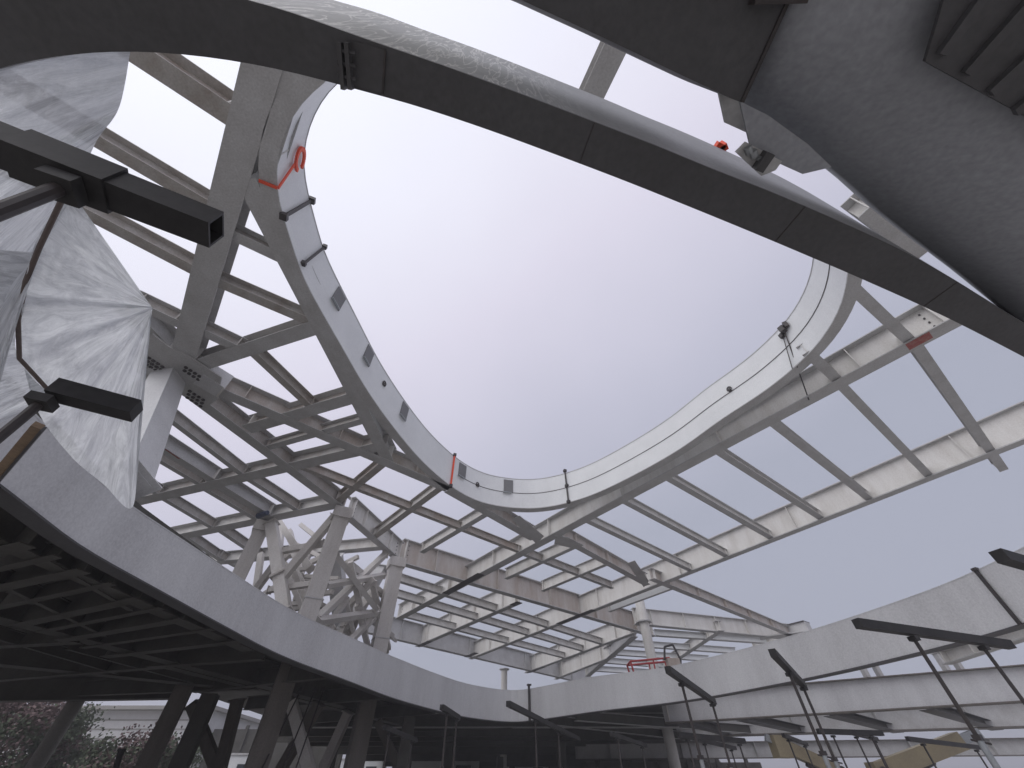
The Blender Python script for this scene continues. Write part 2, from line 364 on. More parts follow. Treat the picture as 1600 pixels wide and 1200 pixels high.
# rope hanging from the right arm
c, n_, t_, i = on_ring(1255, 562, 0.8, -0.06)
o = thing('rope_hoist', 'brown rope hoist with hanging lines on the right arm of the ring', 'hoist', c)
b = MB(); b.box(c, 0.22, 0.16, 0.22, 0.5); b.box(c+t_*0.16+Vector((0, 0, 0.05)), 0.12, 0.12, 0.22, 1.0); b.box(c-t_*0.15-Vector((0, 0, 0.10)), 0.10, 0.12, 0.16, 0.2); b.build('hoist_body', 'bare', o)
b = MB(); b.tube(c, P(1264, 625, HR-0.05), 0.018, 6); b.build('rope', 'bare', o)
b = MB(); b.tube(c, P(1246, 574, HR-0.02), 0.018, 6); b.build('rope', 'bare', o)
b = MB(); b.tube(c-t_*0.1, P(1238, 576, HR-0.02), 0.014, 6); b.build('rope', 'bare', o)

# ------------------------------------------------------------------ roof steel
GA = 'roof main beams'; GP = 'roof purlins'
MAINS = []
def cross2(a, b_, c, d_):
    r_ = b_-a; q = d_-c; den = r_.x*q.y-r_.y*q.x
    if abs(den) < 1e-6: return None
    return ((c.x-a.x)*q.y-(c.y-a.y)*q.x)/den, ((c.x-a.x)*r_.y-(c.y-a.y)*r_.x)/den
def snap(A, B, tol=1.6):
    ln = (B-A).length; t0, t1 = 0.0, 1.0; best0 = best1 = tol
    for c, d_ in MAINS:
        x = cross2(A, B, c, d_)
        if x and -0.03 < x[1] < 1.03:
            if abs(x[0])*ln < best0: best0 = abs(x[0])*ln; t0 = x[0]
            if abs(x[0]-1)*ln < best1: best1 = abs(x[0]-1)*ln; t1 = x[0]
    if t1-t0 < 0.2: return A, B
    return A.lerp(B, t0+0.03/ln), A.lerp(B, t1-0.03/ln)
def rb(label, x1, y1, x2, y2, W, D, mf='primer', mw='primer', stiff=0, name='roof_beam', group=GA, z=HR, **k):
    if name == 'roof_beam': MAINS.append((P(x1, y1, z), P(x2, y2, z)))
    elif k.pop('snap', True):
        A, B = snap(P(x1, y1, z), P(x2, y2, z)); return ibeam(name, label, A, B, W, D, mf, mw, group, stiff, **k)
    return ibeam(name, label, P(x1, y1, z), P(x2, y2, z), W, D, mf, mw, group, stiff, **k)
def pu(label, x1, y1, x2, y2, W=0.22, D=0.32, mf='primer', mw='dirty', **k):
    return rb(label, x1, y1, x2, y2, W, D, mf, mw, name='roof_purlin', group=GP, zo=0.055+0.003*(KZ[0] % 9), **k)
# left part
rb('broad box like beam running steeply from the dark girder down to the bolted hub', 430,25,284,566, 0.62,0.62,'primer','pale', zo=0)
rb('deep brown dusted beam at the upper left, beside the plastic sheet', 150,42,372,190, 0.42,0.6,'dirty','brown')
rb('wide straight beam hugging the left arm of the white ring', 382,280,606,722, 0.46,0.6,'primer','primer', zo=0.012)
rb('short wide beam at the top between the ring and the broad beam', 462,80,412,250, 0.5,0.5,'primer','primer', zo=0.02)
rb('short stub beam joining the broad beam to the top of the ring', 385,212,426,226, 0.4,0.5,'primer','primer', zo=0.03)
rb('beam rising right from the bolted hub to the left ring arm', 292,578,508,508, 0.44,0.5,'primer','brown', zo=0.036)
rb('second beam below the hub rising right to the left ring arm', 385,672,572,617, 0.46,0.5,'primer','brown', zo=0.024)
rb('third long beam rising right from the fascia past the hub column', 150,800,603,697, 0.5,0.55,'primer','dirty', zo=0.03)
rb('fourth long beam rising right from the fascia to the tower column', 240,848,532,789, 0.5,0.55,'primer','pale', zo=0.02)
rb('fifth beam rising right, just above the deck fascia at the left', 300,884,600,857, 0.45,0.55,'primer','pale', zo=0.02)
rb('beam from the hub down right to the tower column, lower of two', 262,592,536,797, 0.46,0.6,'primer','dirty', zo=0.006)
rb('long beam from the hub passing under the ring to the main right beam', 290,590,700,765, 0.46,0.6,'primer','brown', stiff=3, zo=0.0)
rb('brown beam continuing from the ring bend down to the right main beam', 700,767,834,843, 0.46,0.6,'primer','brown', stiff=2, zo=0.010)
rb('haunched beam between the two long right beams, brown streaked', 870,838,1012,915, 0.40,0.65,'primer','brown', stiff=3, zo=0.02)
rb('brown panelled beam running out right to the roof tip', 1018,905,1252,1000, 0.40,0.62,'primer','brown', stiff=6, zo=0.0)
rb('short thick beam entering the hub from behind the plastic sheet', 190,482,266,560, 0.5,0.6,'primer','primer', zo=0.045)
rb('short beam left of the hub half hidden by plastic', 180,640,240,588, 0.4,0.5,'primer','primer', zo=0.048)
# right part, long main beams
rb('long upper right main beam touching the ring, with a red mark at its end', 1500,500,622,968, 0.50,0.95,'primer','pale', stiff=7, zo=-0.004, bolts=True)
rb('long outermost right beam at the edge of the roof', 1720,643,735,1030, 0.42,1.25,'primer','pale', stiff=6, zo=-0.004, bolts=True)
rb('deep beam from the tower column to the right, brown web', 622,880,1022,995, 0.45,1.35,'primer','brown', stiff=5, zo=0.003, bolts=True)
rb('far edge beam of the roof over the pipe column', 560,986,925,1071, 0.50,1.5,'primer','primer', stiff=4, zo=0.003, bolts=True)
rb('rust ended beam in the far bay, between the two long right beams', 812,942,652,1011, 0.45,1.4,'primer','pale', stiff=4, zo=0.007)
rb('far bay beam right of the outermost long beam', 992,990,822,1052, 0.45,1.3,'primer','pale', stiff=4, zo=0.007)
rb('smallest far bay beam near the roof tip', 960,1026,868,1062, 0.45,1.3,'primer','pale', stiff=3, zo=0.012)
rb('thick short beam between the two tower columns', 540,806,622,876, 0.42,0.95,'primer','pale', stiff=2, zo=0.015, bolts=True)
rb('pale slender beam under the outermost beam near the roof tip', 952,958,1054,921, 0.20,0.8,'primer','white', zo=0.06)
rb('far panelled beam from the pipe column to the roof tip', 992,976,1240,1000, 0.45,1.1,'primer','pale', stiff=5, zo=0.02)
rb('slanting far beam below the panelled beam to the red basket', 1128,986,1040,1044, 0.5,0.7,'primer','pale', stiff=3, zo=0.03)
rb('short slanting beam at the roof tip over the deck', 1230,996,1180,1018, 0.5,0.7,'primer','pale', stiff=1, zo=0.03)
rb('slanting brace beam in the far bay left of the pipe column', 992,996,918,1058, 0.55,0.9,'primer','primer', zo=0.04)
rb('short beam seen between the diagonal girder and the overhead mass', 1010,-25,908,190, 0.42,0.55,'primer','pale', zo=0.03)
rb('tiny beam end in the gap at the right above the girder', 1360,325,1450,395, 0.5,0.7,'primer','pale', zo=0.03)
b = MB(); c = P(1455, 523, HR-0.012); e_ = P(1418, 543, HR-0.012); b.bar(c, e_, 0.33, 0.006)
tag(b.build('paint_mark', 'redmark'), 'smeared red paint mark under the end of the upper right main beam', 'paint mark')
# dark unpainted splices on the undersides
for x1, y1, x2, y2, wd, lab in ((752,897,696,928,0.50,'black bare splice patch under the upper right main beam'),(928,953,872,975,0.44,'black bare splice patch under the outermost beam'),(672,1002,655,1010,0.46,'black bare patch at the rusty end of a far beam'),(745,1020,728,1027,0.46,'black bare patch where the outermost beam meets the far edge'),(812,941,800,946,0.46,'small black patch where a far beam meets the deep brown beam'),(850,1042,826,1051,0.46,'black bare patch on the far bay beam end')):
    b = MB(); b.bar(P(x1, y1, HR-0.022), P(x2, y2, HR-0.022), wd, 0.01); tag(b.build('splice_plate', 'bare'), lab, 'splice plate', 'splice plates under the roof beams')
# purlins, left
pu('purlin left of the broad beam, first below the deep brown beam', -150,50,328,328, 0.30,0.4,'dirty')
pu('purlin left of the broad beam passing behind the long black bar', -150,190,305,428, 0.30,0.4,'dirty')
pu('purlin between the broad beam and the ring, uppermost', 356,368,432,404, 0.28,0.35)
pu('purlin between the broad beam and the ring, second down', 322,438,480,505, 0.28,0.35,'dirty')
pu('purlin tip showing between the plastic sheet and the broad beam', 200,473,280,510, 0.30,0.4)
pu('short purlin just above the hub, right of the broad beam', 300,515,358,542, 0.30,0.38)
pu('slanted purlin between the first and second beams right of the hub', 388,550,476,632, 0.26,0.35,'dirty')
pu('light purlin between the second and third beams, short', 425,700,578,657, 0.26,0.35)
pu('uppermost purlin below the hub left, ending on the third beam', 238,640,372,741, 0.26,0.4)
rb('wide purlin below the hub left with a red paint line', 212,680,328,752, 0.42,0.55,'primer','primer', name='roof_purlin', group=GP, zo=0.05)
b = MB(); b.bar(P(258,702,HR+0.04), P(280,717,HR+0.04), 0.06, 0.008); tag(b.build('paint_mark', 'redmark'), 'thin red paint line on the wide left purlin', 'paint mark')
pu('purlin below the wide one, ending on the third beam', 190,690,308,759, 0.26,0.4)
pu('lowest short purlin beside the plastic sheet', 190,745,240,773, 0.28,0.4)
pu('purlin between third and fourth beams, rightmost', 386,752,462,800, 0.28,0.4)
rb('wide purlin between third and fourth beams ending at the tower', 338,760,412,805, 0.46,0.55,'primer','primer', name='roof_purlin', group=GP, zo=0.052)
pu('purlin between third and fourth beams, beside the wide one', 315,765,394,811, 0.28,0.4)
pu('purlin between third and fourth beams, leftmost', 255,783,333,829, 0.28,0.4)
pu('purlin between fourth and fifth beams, near the tower', 342,832,384,860, 0.30,0.4)
pu('purlin between fourth and fifth beams, next to the fascia', 290,843,328,868, 0.30,0.4)
pu('last purlin tip above the fascia, left of the tower', 336,872,382,895, 0.30,0.4)
# purlins, centre
pu('rust brown purlin from the lower hub beam to the main right beam', 480,738,797,860, 0.24,0.35,'dirty','brown')
pu('purlin crossing the bay between the two long right beams', 815,868,958,922, 0.26,0.4)
pu('brown cross purlin rising from the tower column to the ring beam', 530,784,597,729, 0.30,0.45,'dirty','brown')
pu('brown cross purlin over the thick beam of the tower', 600,830,688,765, 0.30,0.45,'dirty','pale')
pu('pale cross purlin right of the tower, rising to the ring bend', 658,866,768,801, 0.30,0.5,'primer','pale')
pu('pale cross purlin between the long right beams, left one', 790,907,897,858, 0.28,0.6,'primer','pale')
pu('pale cross purlin between the long right beams, right one', 847,926,956,881, 0.28,0.6,'primer','pale')
# far bay purlins: three rows, cut where they meet the beams of the bay
rowsn = ['nearest row', 'middle row', 'farthest row']; baysn = ['left bay', 'second bay', 'third bay', 'right bay']
mb_ = [m_ for m_ in MAINS]
bl = [(P(1500,500,HR),P(600,979,HR)), (P(812,942,HR),P(652,1011,HR)), (P(1720,643,HR),P(735,1030,HR)), (P(992,990,HR),P(822,1052,HR)), (P(960,1026,HR),P(868,1062,HR))]
for k, (x1, y1, x2, y2) in enumerate([(622,910,920,1002),(618,934,890,1013),(630,965,852,1022)]):
    A, B = P(x1, y1, HR), P(x2, y2, HR); ts = []
    for c, d_ in bl:
        x = cross2(A, B, c, d_)
        ts.append(x[0] if x and -0.1 < x[1] < 1.15 else None)
    ts = [0.0]+sorted(t for t in ts if t is not None and 0.02 < t < 1.2)
    for m_ in range(len(ts)-1):
        a = A.lerp(B, ts[m_])+(B-A).normalized()*0.05; c = A.lerp(B, ts[m_+1])-(B-A).normalized()*0.02
        ibeam('roof_purlin', 'far bay purlin beyond the deep brown beam, %s, %s' % (rowsn[k], baysn[m_]), a, c, 0.34, 0.45, 'primer', 'pale', GP, 0, ends=False, zo=0.05+0.003*m_)
for x1, y1, x2, y2, lab in [(1018,995,1208,1008,'tip bay purlin, nearest of the parallel set'),(980,1011,1152,1023,'tip bay purlin, second of the parallel set'),(958,1025,1110,1035,'tip bay purlin, third of the parallel set'),(942,1037,1060,1046,'tip bay purlin, fourth of the parallel set'),(930,1050,1030,1056,'tip bay purlin, farthest of the parallel set')]:
    pu(lab, x1, y1, x2, y2, 0.40, 0.45, 'primer', 'white', ends=False)
# purlins, right
for x1, y1, x2, y2, lab in [(1334,450,1416,527,'rightmost purlin between the ring and the upper right main beam'),(1262,552,1304,590,'short purlin between the right arm of the ring and the main beam'),
    (1432,538,1572,738,'rightmost purlin between the long right beams, poking past the outer one'),(1312,600,1452,744,'second purlin from the right between the long right beams'),(1204,660,1357,780,'third purlin from the right between the long right beams'),
    (1117,705,1268,802,'fourth purlin from the right between the long right beams'),(1040,748,1202,841,'fifth purlin from the right between the long right beams'),(968,782,1130,868,'sixth purlin from the right between the long right beams'),(900,808,1074,891,'seventh purlin from the right between the long right beams')]:
    pu(lab, x1, y1, x2, y2, 0.28, 0.38, 'primer', 'pale')
# haunch plates under the long beams
for q, lab in (([(800,812),(812,806),(850,838),(838,850)],'folded haunch plate where the brown beam meets the main beam'),([(980,880),(992,876),(1014,908),(1006,918)],'folded haunch plate at the outermost beam'),([(868,838),(888,840),(912,852),(900,858),(866,850)],'short haunch plate right of the main beam')):
    b = MB(); b.poly([P(x, y, HR-0.03) for x, y in q], 0.02); tag(b.build('haunch_plate', 'primer'), lab, 'gusset plate', 'haunch plates')
# roof tip cap
o = thing('end_cap', 'grey box shaped end cap at the right tip of the roof', 'end cap', P(1252, 1000, HR))
A_ = P(1226,998,HR); B_ = P(1268,988,HR)
b = MB(); b.bar(A_, B_, 0.8, 0.6, rise=0.1); b.build('box', 'primer', o); b = MB(); b.bar(A_, B_, 1.0, 0.06, rise=.702); b.build('lid', 'bare', o)
b = MB(); b.bar(A_-Vector((2, 0, 0)), B_, 0.9, 0.09, rise=0.0); b.build('base_plate', 'primer', o)

# hub with bolts and its raking column
hubq = [(224,533),(238,522),(262,541),(300,560),(346,590),(340,624),(318,640),(276,612),(240,600),(212,580)]
o = thing('hub_plate', 'dark bolted hub plate where the left roof beams meet', 'hub plate', P(275, 580, HR-0.05))
b = MB(); b.poly([P(x, y, HR-0.05) for x, y in hubq], 0.04); b.build('plate', 'primer', o)
for gx, gy, nx, ny in ((232,560,4,3),(290,575,4,2),(296,612,4,3)):
    for i in range(nx):
        for j in range(ny):
            p = P(gx+i*7.0-j*2, gy+i*4.5+j*5, HR-0.085); b = MB(); b.tube(p, p+Vector((0, 0, 0.035)), 0.055, 6); b.build('bolt', 'bare', o)
column('raking_column', 'pale grey raking column below the bolted hub, beside the plastic', 'column', P(190, 756, 4.0), P(264, 588, HR), 0.62, 'fascia')
o = thing('bracket', 'pale bolted connector box between the hub and the long beam', 'bracket', P(330,605,HR-.1))
b = MB(); b.bar(P(310,592,HR-.06), P(344,612,HR-.06), 0.62, 0.55, rise=-0.02); b.build('box', 'fascia', o)
b = MB(); b.bar(P(343,612,HR-.08), P(346,613.5,HR-.08), 0.56, 0.56, rise=-0.02); b.build('end_plate', 'pale', o)
# ------------------------------------------------------------------ tower columns and bracing
def plan(px, py): q = P(px, py, HR); return Vector((q.x, q.y, 0))
c1, c2, c3, c4 = plan(537, 796), plan(621, 873), plan(414, 816), plan(600, 866)
def upcol(q, wd, label, m='tower', top=None, name='steel_column'):
    t = thing(name, label, 'column', (q.x, q.y, 0), 'tower columns')
    top = top or EYE+HR-0.01
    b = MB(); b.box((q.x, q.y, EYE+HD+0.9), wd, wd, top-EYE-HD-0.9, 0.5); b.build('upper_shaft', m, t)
    b = MB(); b.box((q.x, q.y, 0.04), wd, wd, EYE+HD+0.899-0.04, 0.5); b.build('lower_shaft', 'lower', t)  # same column, coloured darker to paint in the shade under the deck
    b = MB(); b.box((q.x, q.y, 0.0), wd*1.8, wd*1.8, 0.039, 0.5); b.build('base_plate', 'bare', t)
    b = MB(); b.box((q.x, q.y, top-0.5), wd*1.25, wd*1.25, 0.46, 0.5); b.build('cap', m, t)
    b = MB(); b.box((q.x, q.y, EYE+5.2), wd*1.06, wd*1.06, 0.05, 0.5); b.build('splice_ring', 'primer', t)
    return t
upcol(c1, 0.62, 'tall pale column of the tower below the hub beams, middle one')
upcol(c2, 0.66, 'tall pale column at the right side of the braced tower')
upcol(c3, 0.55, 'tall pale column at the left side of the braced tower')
def brace(label, x1, y1, x2, y2, A, B, wd, m='tower', off=0.0):
    n_ = Vector((-(B.y-A.y), B.x-A.x, 0)).normalized()
    if n_.y < 0: n_ = -n_
    A = A+n_*off; B = B+n_*off
    return column('brace', label, 'brace', PV(x1, y1, A, B), PV(x2, y2, A, B), wd*0.85, m, 'braces of the tower')
brace('long brace falling left from the middle column top', 524,806,437,908, c3, c1, 0.34)
brace('raking post right of the left column, kinked at mid height', 424,818,437,902, c3, c1, 0.50)
brace('lower part of the kinked post, resting behind the fascia', 437,898,446,960, c3, c1, 0.50, off=0.02)
brace('thin brace falling right from the middle column', 524,866,588,952, c1, c2, 0.26, off=-0.1)
brace('brace rising right from the middle column foot', 495,968,602,866, c1, c2, 0.30, off=0.25)
brace('upper level strut between middle and right columns', 508,915,600,899, c1, c2, 0.24, off=0.05)
brace('lower level strut between middle and right columns', 494,971,590,957, c1, c2, 0.28, off=0.1)
brace('short brace at the foot of the right column', 540,1008,588,962, c1, c2, 0.26, off=0.2)
brace('fat raking post deep in the tower, leaning right', 530,1000,594,890, c1, c2, 0.75, 'primer', off=2.2)
brace('fat upright post deep in the tower beside it', 522,868,540,1010, c1, c2, 0.8, 'fascia', off=2.6)
brace('thin brace from the left column top falling right', 426,800,486,890, c3, c1, 0.32, off=1.2)
brace('upper level strut between left and middle columns', 434,862,508,849, c3, c1, 0.26, off=0.3)
brace('lower level strut between left and middle columns', 420,922,500,910, c3, c1, 0.24, off=0.3)
rnd = random.Random(3)
words = ['upper', 'middle', 'lower']; sides = ['left', 'centre', 'right']
for k, (x1, y1, x2, y2, wd, off) in enumerate([(452,830,470,900,.45,2.5),(430,905,505,870,.35,3.0),(445,880,500,960,.35,3.5),(470,960,515,905,.4,2.0),(452,845,520,880,.3,3.2),(400,915,452,865,.4,2.6),(478,900,522,985,.35,3.4),(460,935,520,925,.3,2.8),(455,905,480,960,.5,2.4),(410,930,470,890,.3,3.6),(440,820,430,900,.5,3.0),(490,850,460,925,.3,3.7),(545,945,585,905,.4,3.6),(400,925,408,865,.4,2.2),(500,900,560,870,.3,4.0),(470,820,520,860,.35,4.2)]):
    lab = ['thick back brace behind the kinked post','back strut sloping up behind the left bracing','back brace falling right behind the left bracing','short back brace beside the middle column foot','thin back strut behind the long falling brace','back brace between the left column and kinked post','back brace crossing behind the middle column','level back strut low behind the middle column','thick short back brace above the fascia','thin back brace low at the left','thick back post behind the left column top','thin back brace falling left near the middle column','back brace in the right bay of the tower','back brace hugging the left column','thin back strut in the upper right bay','back strut near the top of the tower'][k]
    column('back_brace', lab, 'brace', PV(x1, y1, c3+Vector((0, off, 0)), c1+Vector((0, off, 0))), PV(x2, y2, c3+Vector((0, off, 0)), c1+Vector((0, off, 0))), wd*0.62, 'tower', 'back braces of the tower', parts=False)
rr = random.Random(11); heads = ['upper', 'middle', 'low']; dirs = ['leaning left', 'leaning right', 'nearly level']
for k in range(54):
    lvl = k % 3; dr3 = (k//3) % 3; bay = (c3, c1, 'left') if (k//9) % 2 == 0 else (c1, c2, 'right'); ply = ['front layer', 'middle layer', 'back layer'][k//18]
    f0 = rr.uniform(0.05, .45); f1_ = f0+(-0.35 if dr3 == 0 else 0.5); f1_ = min(max(f1_, 0), 1); off = 1.2+0.35*k % 4.2
    z0 = EYE+HR-1.5-lvl*1.4; z1 = z0-(0.15 if dr3 == 2 else 2.2); off = 1.0+(k*0.37) % 3.6
    A_ = bay[0].lerp(bay[1], f0)+Vector((0, off, z0)); B_ = bay[0].lerp(bay[1], f1_)+Vector((0, off+rr.uniform(-.5, .5), max(z1, EYE+HD+1.2)))
    column('back_brace', 'thin inner brace in the %s bay of the tower, %s level, %s, %s' % (bay[2], heads[lvl], dirs[dr3], ply), 'brace', A_, B_, rr.uniform(.14, .26), 'tower', 'back braces of the tower', parts=False)
o = thing('blue_wrap', 'small blue wrapped connector at the left tower column top', 'wrap', P(412, 806, HR-.1))
b = MB(); b.tube(P(404,806,HR-.1), P(418,801,HR-.1), 0.14, 9, 0.10); b.build('wrap', mat('blue_tarp', (0.05, 0.07, 0.13), rough=0.5) and 'primer', o)
M['blue'] = bpy.data.materials['blue_tarp']; o.children[0].data.materials[0] = M['blue'] if o.children else None
# pipe columns of the far roof
for x, y, r_, lab in ((788,1046,0.30,'round pale pipe column under the far edge beam'),(1006,972,0.34,'round pale pipe column near the roof tip, beside the red basket')):
    q = P(x, y, HR); t = thing('pipe_column', lab, 'column', (q.x, q.y, 0))
    b = MB(); b.tube((q.x, q.y, 0.03), (q.x, q.y, EYE+HR-0.04), r_, 20); b.build('pipe', 'pale', t, smooth=False)
    b = MB(); b.tube((q.x, q.y, EYE+HR-0.039), (q.x, q.y, EYE+HR+0.05), r_*1.7, 8); b.build('cap_plate', 'primer', t)
    if x > 900:
        b = MB(); b.tube((q.x, q.y, EYE+HR+0.051), (q.x, q.y, EYE+HR+1.4), r_*1.05, 20); b.build('stub', 'pale', t)

# ------------------------------------------------------------------ deck with its own opening
dpx = [(-330,560),(-150,655),(0,763),(57,806),(115,852),(202,900),(270,937),(338,974),(439,1026),(540,1064),(614,1092),(682,1111),(732,1122),(800,1129),(851,1124),(935,1112),(1070,1096),(1252,1063),(1448,1018),(1597,977),(1800,905)]
dr_ = smooth_path([P(x, y, HD) for x, y in dpx], 130, 3)
sd = 1 if normals(dr_)[60].dot(dr_[60]-Vector((0, 8, 0))) > 0 else -1
FH = [(0.80+0.42*min(1, max(0, (p.y-5)/14))) if p.x < 3 else 1.13+0.09*max(0, (6-p.x)/3 if p.x < 6 else 0) for p in dr_]
dt = thing('deck_edge_girder', 'long curved grey edge girder of the deck sweeping across the lower picture', 'edge girder', dr_[65])
b = MB(); b.sweep(dr_, 0, 0.03, 0.026, FH, sd); b.build('fascia_plate', 'fascia', dt)
b = MB(); b.sweep(dr_, -0.03, 0.30, 0, 0.025, sd); b.build('bottom_flange', 'shadowsteel', dt)
b = MB(); b.sweep(dr_, -0.005, 0.30, [h+0.001 for h in FH], [h+0.025 for h in FH], sd); b.build('top_flange', 'fascia', dt)
def on_deck(px, py, zf):
    q = P(px, py, HD); i = min(range(len(dr_)), key=lambda k: (dr_[k]-q).length); n_ = normals(dr_, sd)[i]
    return dr_[i]-n_*0.03+Vector((0, 0, FH[i]*zf)), n_, i
for x, y, lab, wd in ((827,1127,'dark vertical splice at the pointed bend of the deck fascia',0.12),(1597,977,'dark ragged splice line on the fascia at the far right',0.07)):
    a, n_, i = on_deck(x, y, 0); e_ = on_deck(x, y, 1.12 if x < 900 else 1.0)[0]
    o = thing('splice_bar', lab, 'splice', a); b = MB(); b.bar(a, e_, wd, 0.04, up=-n_); b.build('bar', 'bare', o)
    b = MB(); b.box(e_, wd*1.6, wd*1.6, 0.06, 0.3); b.build('head', 'bare', o)
# slab: everything outside the opening on the left and far side
in_ = [p+normals(dr_, sd)[k]*0.15 for k, p in enumerate(dr_) if k % 3 == 0]
last = [p for p in in_ if p.x < 5.5 or p.y > 20.5]
last = [p for p in last if p.y > 1.5 and p.x < 5.5]
z_ = EYE+HD+0.80
poly = [Vector((p.x, p.y, z_)) for p in last]+[Vector((6.5, 20.8, z_)), Vector((30, 78, z_)), Vector((-14.5, 78, z_)), Vector((-14.5, 21.5, z_)), Vector((-36, 21.5, z_)), Vector((-36, last[0].y, z_))]
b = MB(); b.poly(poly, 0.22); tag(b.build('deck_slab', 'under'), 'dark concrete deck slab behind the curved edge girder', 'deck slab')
# deck steel underneath
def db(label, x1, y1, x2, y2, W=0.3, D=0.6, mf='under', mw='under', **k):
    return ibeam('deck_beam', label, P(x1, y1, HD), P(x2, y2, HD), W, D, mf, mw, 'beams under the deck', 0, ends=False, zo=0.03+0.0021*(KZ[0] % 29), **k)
db('main beam under the dark deck running down right below the fascia', -60,962,545,1112, 0.5,0.72)
db('second beam under the dark deck, close to its far edge', -60,1040,330,1078, 0.5,0.72)
db('near beam under the dark deck just inside the curved girder', -80,830,385,1024, 0.4,0.7)
db('far edge beam of the dark deck at lower left', -80,1102,270,1097, 0.4,0.75)
for x1, y1, x2, y2, lab in [(40,855,-60,880,'first joist from the left under the dark deck'),(128,896,-40,930,'second joist from the left under the dark deck'),(215,940,20,982,'third joist from the left under the dark deck'),(285,972,90,1005,'fourth joist from the left under the dark deck'),(375,1006,160,1030,'fifth joist from the left under the dark deck'),(410,1034,230,1046,'sixth joist from the left under the dark deck'),
    (255,1046,-20,1068,'cross joist behind the main dark deck beam'),(120,1008,-60,1018,'left cross joist behind the main dark deck beam'),(400,1080,120,1090,'far cross joist under the dark deck'),(520,1062,300,1085,'joist under the deck left of the columns'),(600,1095,380,1112,'joist under the deck above the raking posts'),(680,1118,450,1135,'joist under the deck near the pointed bend'),(800,1140,520,1150,'farthest dark joist under the pointed bend')]:
    db(lab, x1, y1, x2, y2, 0.22, 0.45)
jl = [(40,855,-60,880),(128,896,-40,930),(215,940,20,982),(285,972,90,1005),(375,1006,160,1030)]
for k in range(4):
    a, c = jl[k], jl[k+1]; m_ = [(a[i]+c[i])/2 for i in range(4)]
    db('slim joist under the dark deck between the %s and %s main joists' % (['first','second','third','fourth'][k], ['second','third','fourth','fifth'][k]), m_[0], m_[1], m_[2], m_[3], 0.14, 0.3)
for k, (x1, y1, x2, y2) in enumerate([(60,880,200,960),(-40,905,160,1000),(-60,990,180,1058),(100,1020,300,1072)]):
    db('slim bridging beam under the dark deck, %s' % ['nearest the fascia','second from the fascia','third from the fascia','farthest from the fascia'][k], x1, y1, x2, y2, 0.12, 0.25)
db('long beam running back under the deck toward the pointed bend', 250,1046,640,1140, 0.4,0.7)
db('cross beam far under the deck centre', 480,1140,1060,1140, 0.5,0.6,mf='primer')
db('farthest cross beam under the deck centre', 430,1162,1100,1158, 0.5,0.6)
db('thin beam fanning right from the pointed bend', 860,1136,1080,1160, 0.3,0.4,mf='primer')
db('second thin beam fanning right from the pointed bend', 900,1130,1180,1150, 0.3,0.4,mf='primer')
for k, (Y_, x0, x1) in enumerate(((30,-14,3),(36,-14,5),(43,-14,8),(51,-14,11),(60,-14,15),(70,-14,19))):
    ibeam('deck_beam', 'cross beam far back under the dark deck, %s from the front' % ['first','second','third','fourth','fifth','sixth'][k], Vector((x0, Y_, EYE+HD-0.1)), Vector((x1, Y_, EYE+HD-0.1)), 0.4, 0.85, 'under', 'under', 'beams under the deck', 0, ends=False, zo=0.01*k)
for k, (x, y) in enumerate(((-11,33),(-4,34),(3,33),(-9,44),(-1,45),(7,44),(-12,56),(0,58),(11,57))):
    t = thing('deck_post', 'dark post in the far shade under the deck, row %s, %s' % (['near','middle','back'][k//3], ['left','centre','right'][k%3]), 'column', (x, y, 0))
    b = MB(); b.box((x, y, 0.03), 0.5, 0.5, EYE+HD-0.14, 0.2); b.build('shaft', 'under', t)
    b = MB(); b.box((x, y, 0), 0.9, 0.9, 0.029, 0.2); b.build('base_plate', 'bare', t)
# right hand girders seen under the fascia
ibeam('deck_girder', 'straight grey girder behind the right fascia', P(1040, 1131, HD), P(1760, 1088, HD), 0.5, 1.12, 'lower', 'fascia', 'girders of the open right bay', 0, zo=0.0)  # dark flange colour carries painted shade, the web stays pale
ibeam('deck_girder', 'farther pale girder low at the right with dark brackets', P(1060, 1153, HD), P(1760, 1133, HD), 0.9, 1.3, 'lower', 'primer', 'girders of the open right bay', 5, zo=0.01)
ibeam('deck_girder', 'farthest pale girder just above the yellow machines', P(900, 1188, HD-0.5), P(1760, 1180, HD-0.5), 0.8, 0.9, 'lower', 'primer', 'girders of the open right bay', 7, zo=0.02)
ibeam('deck_girder', 'pale girder in the gap at the far right edge', P(1480, 1040, HD+0.6), P(1760, 950, HD+0.6), 0.4, 0.35, 'primer', 'pale', 'girders of the open right bay', 2, zo=0.02)
for x1, y1, x2, y2, lab in ((1160,1128,1262,1149,'dark bracket under the right girder, leftmost'),(1298,1121,1405,1147,'dark bracket under the right girder, middle'),(1450,1112,1560,1143,'dark bracket under the right girder, rightmost'),(1070,1133,1140,1151,'short dark bracket near the pointed bend')):
    ibeam('bracket_beam', lab, P(x1, y1, HD), P(x2, y2, HD), 0.55, 0.3, 'shadowsteel', 'under', 'brackets between the right girders', 0, ends=False, zo=0.05)
for x, y, lab in ((1366,1058,'small dark portal clip on the right girder, left one'),(1490,1046,'small dark portal clip on the right girder, right one')):
    q = PV(x, y, P(1040, 1131, HD), P(1760, 1088, HD)); q.z = EYE+HD+1.13+0.3; o = thing('portal_clip', lab, 'clip', q)
    for s_ in (-1, 1):
        b = MB(); b.box(q+Vector((s_*0.3, 0, -0.3)), 0.16, 0.25, 0.6); b.build('leg', 'primer', o)
    b = MB(); b.box(q+Vector((0, 0, 0.302)), 0.85, 0.3, 0.16); b.build('head', 'primer', o)
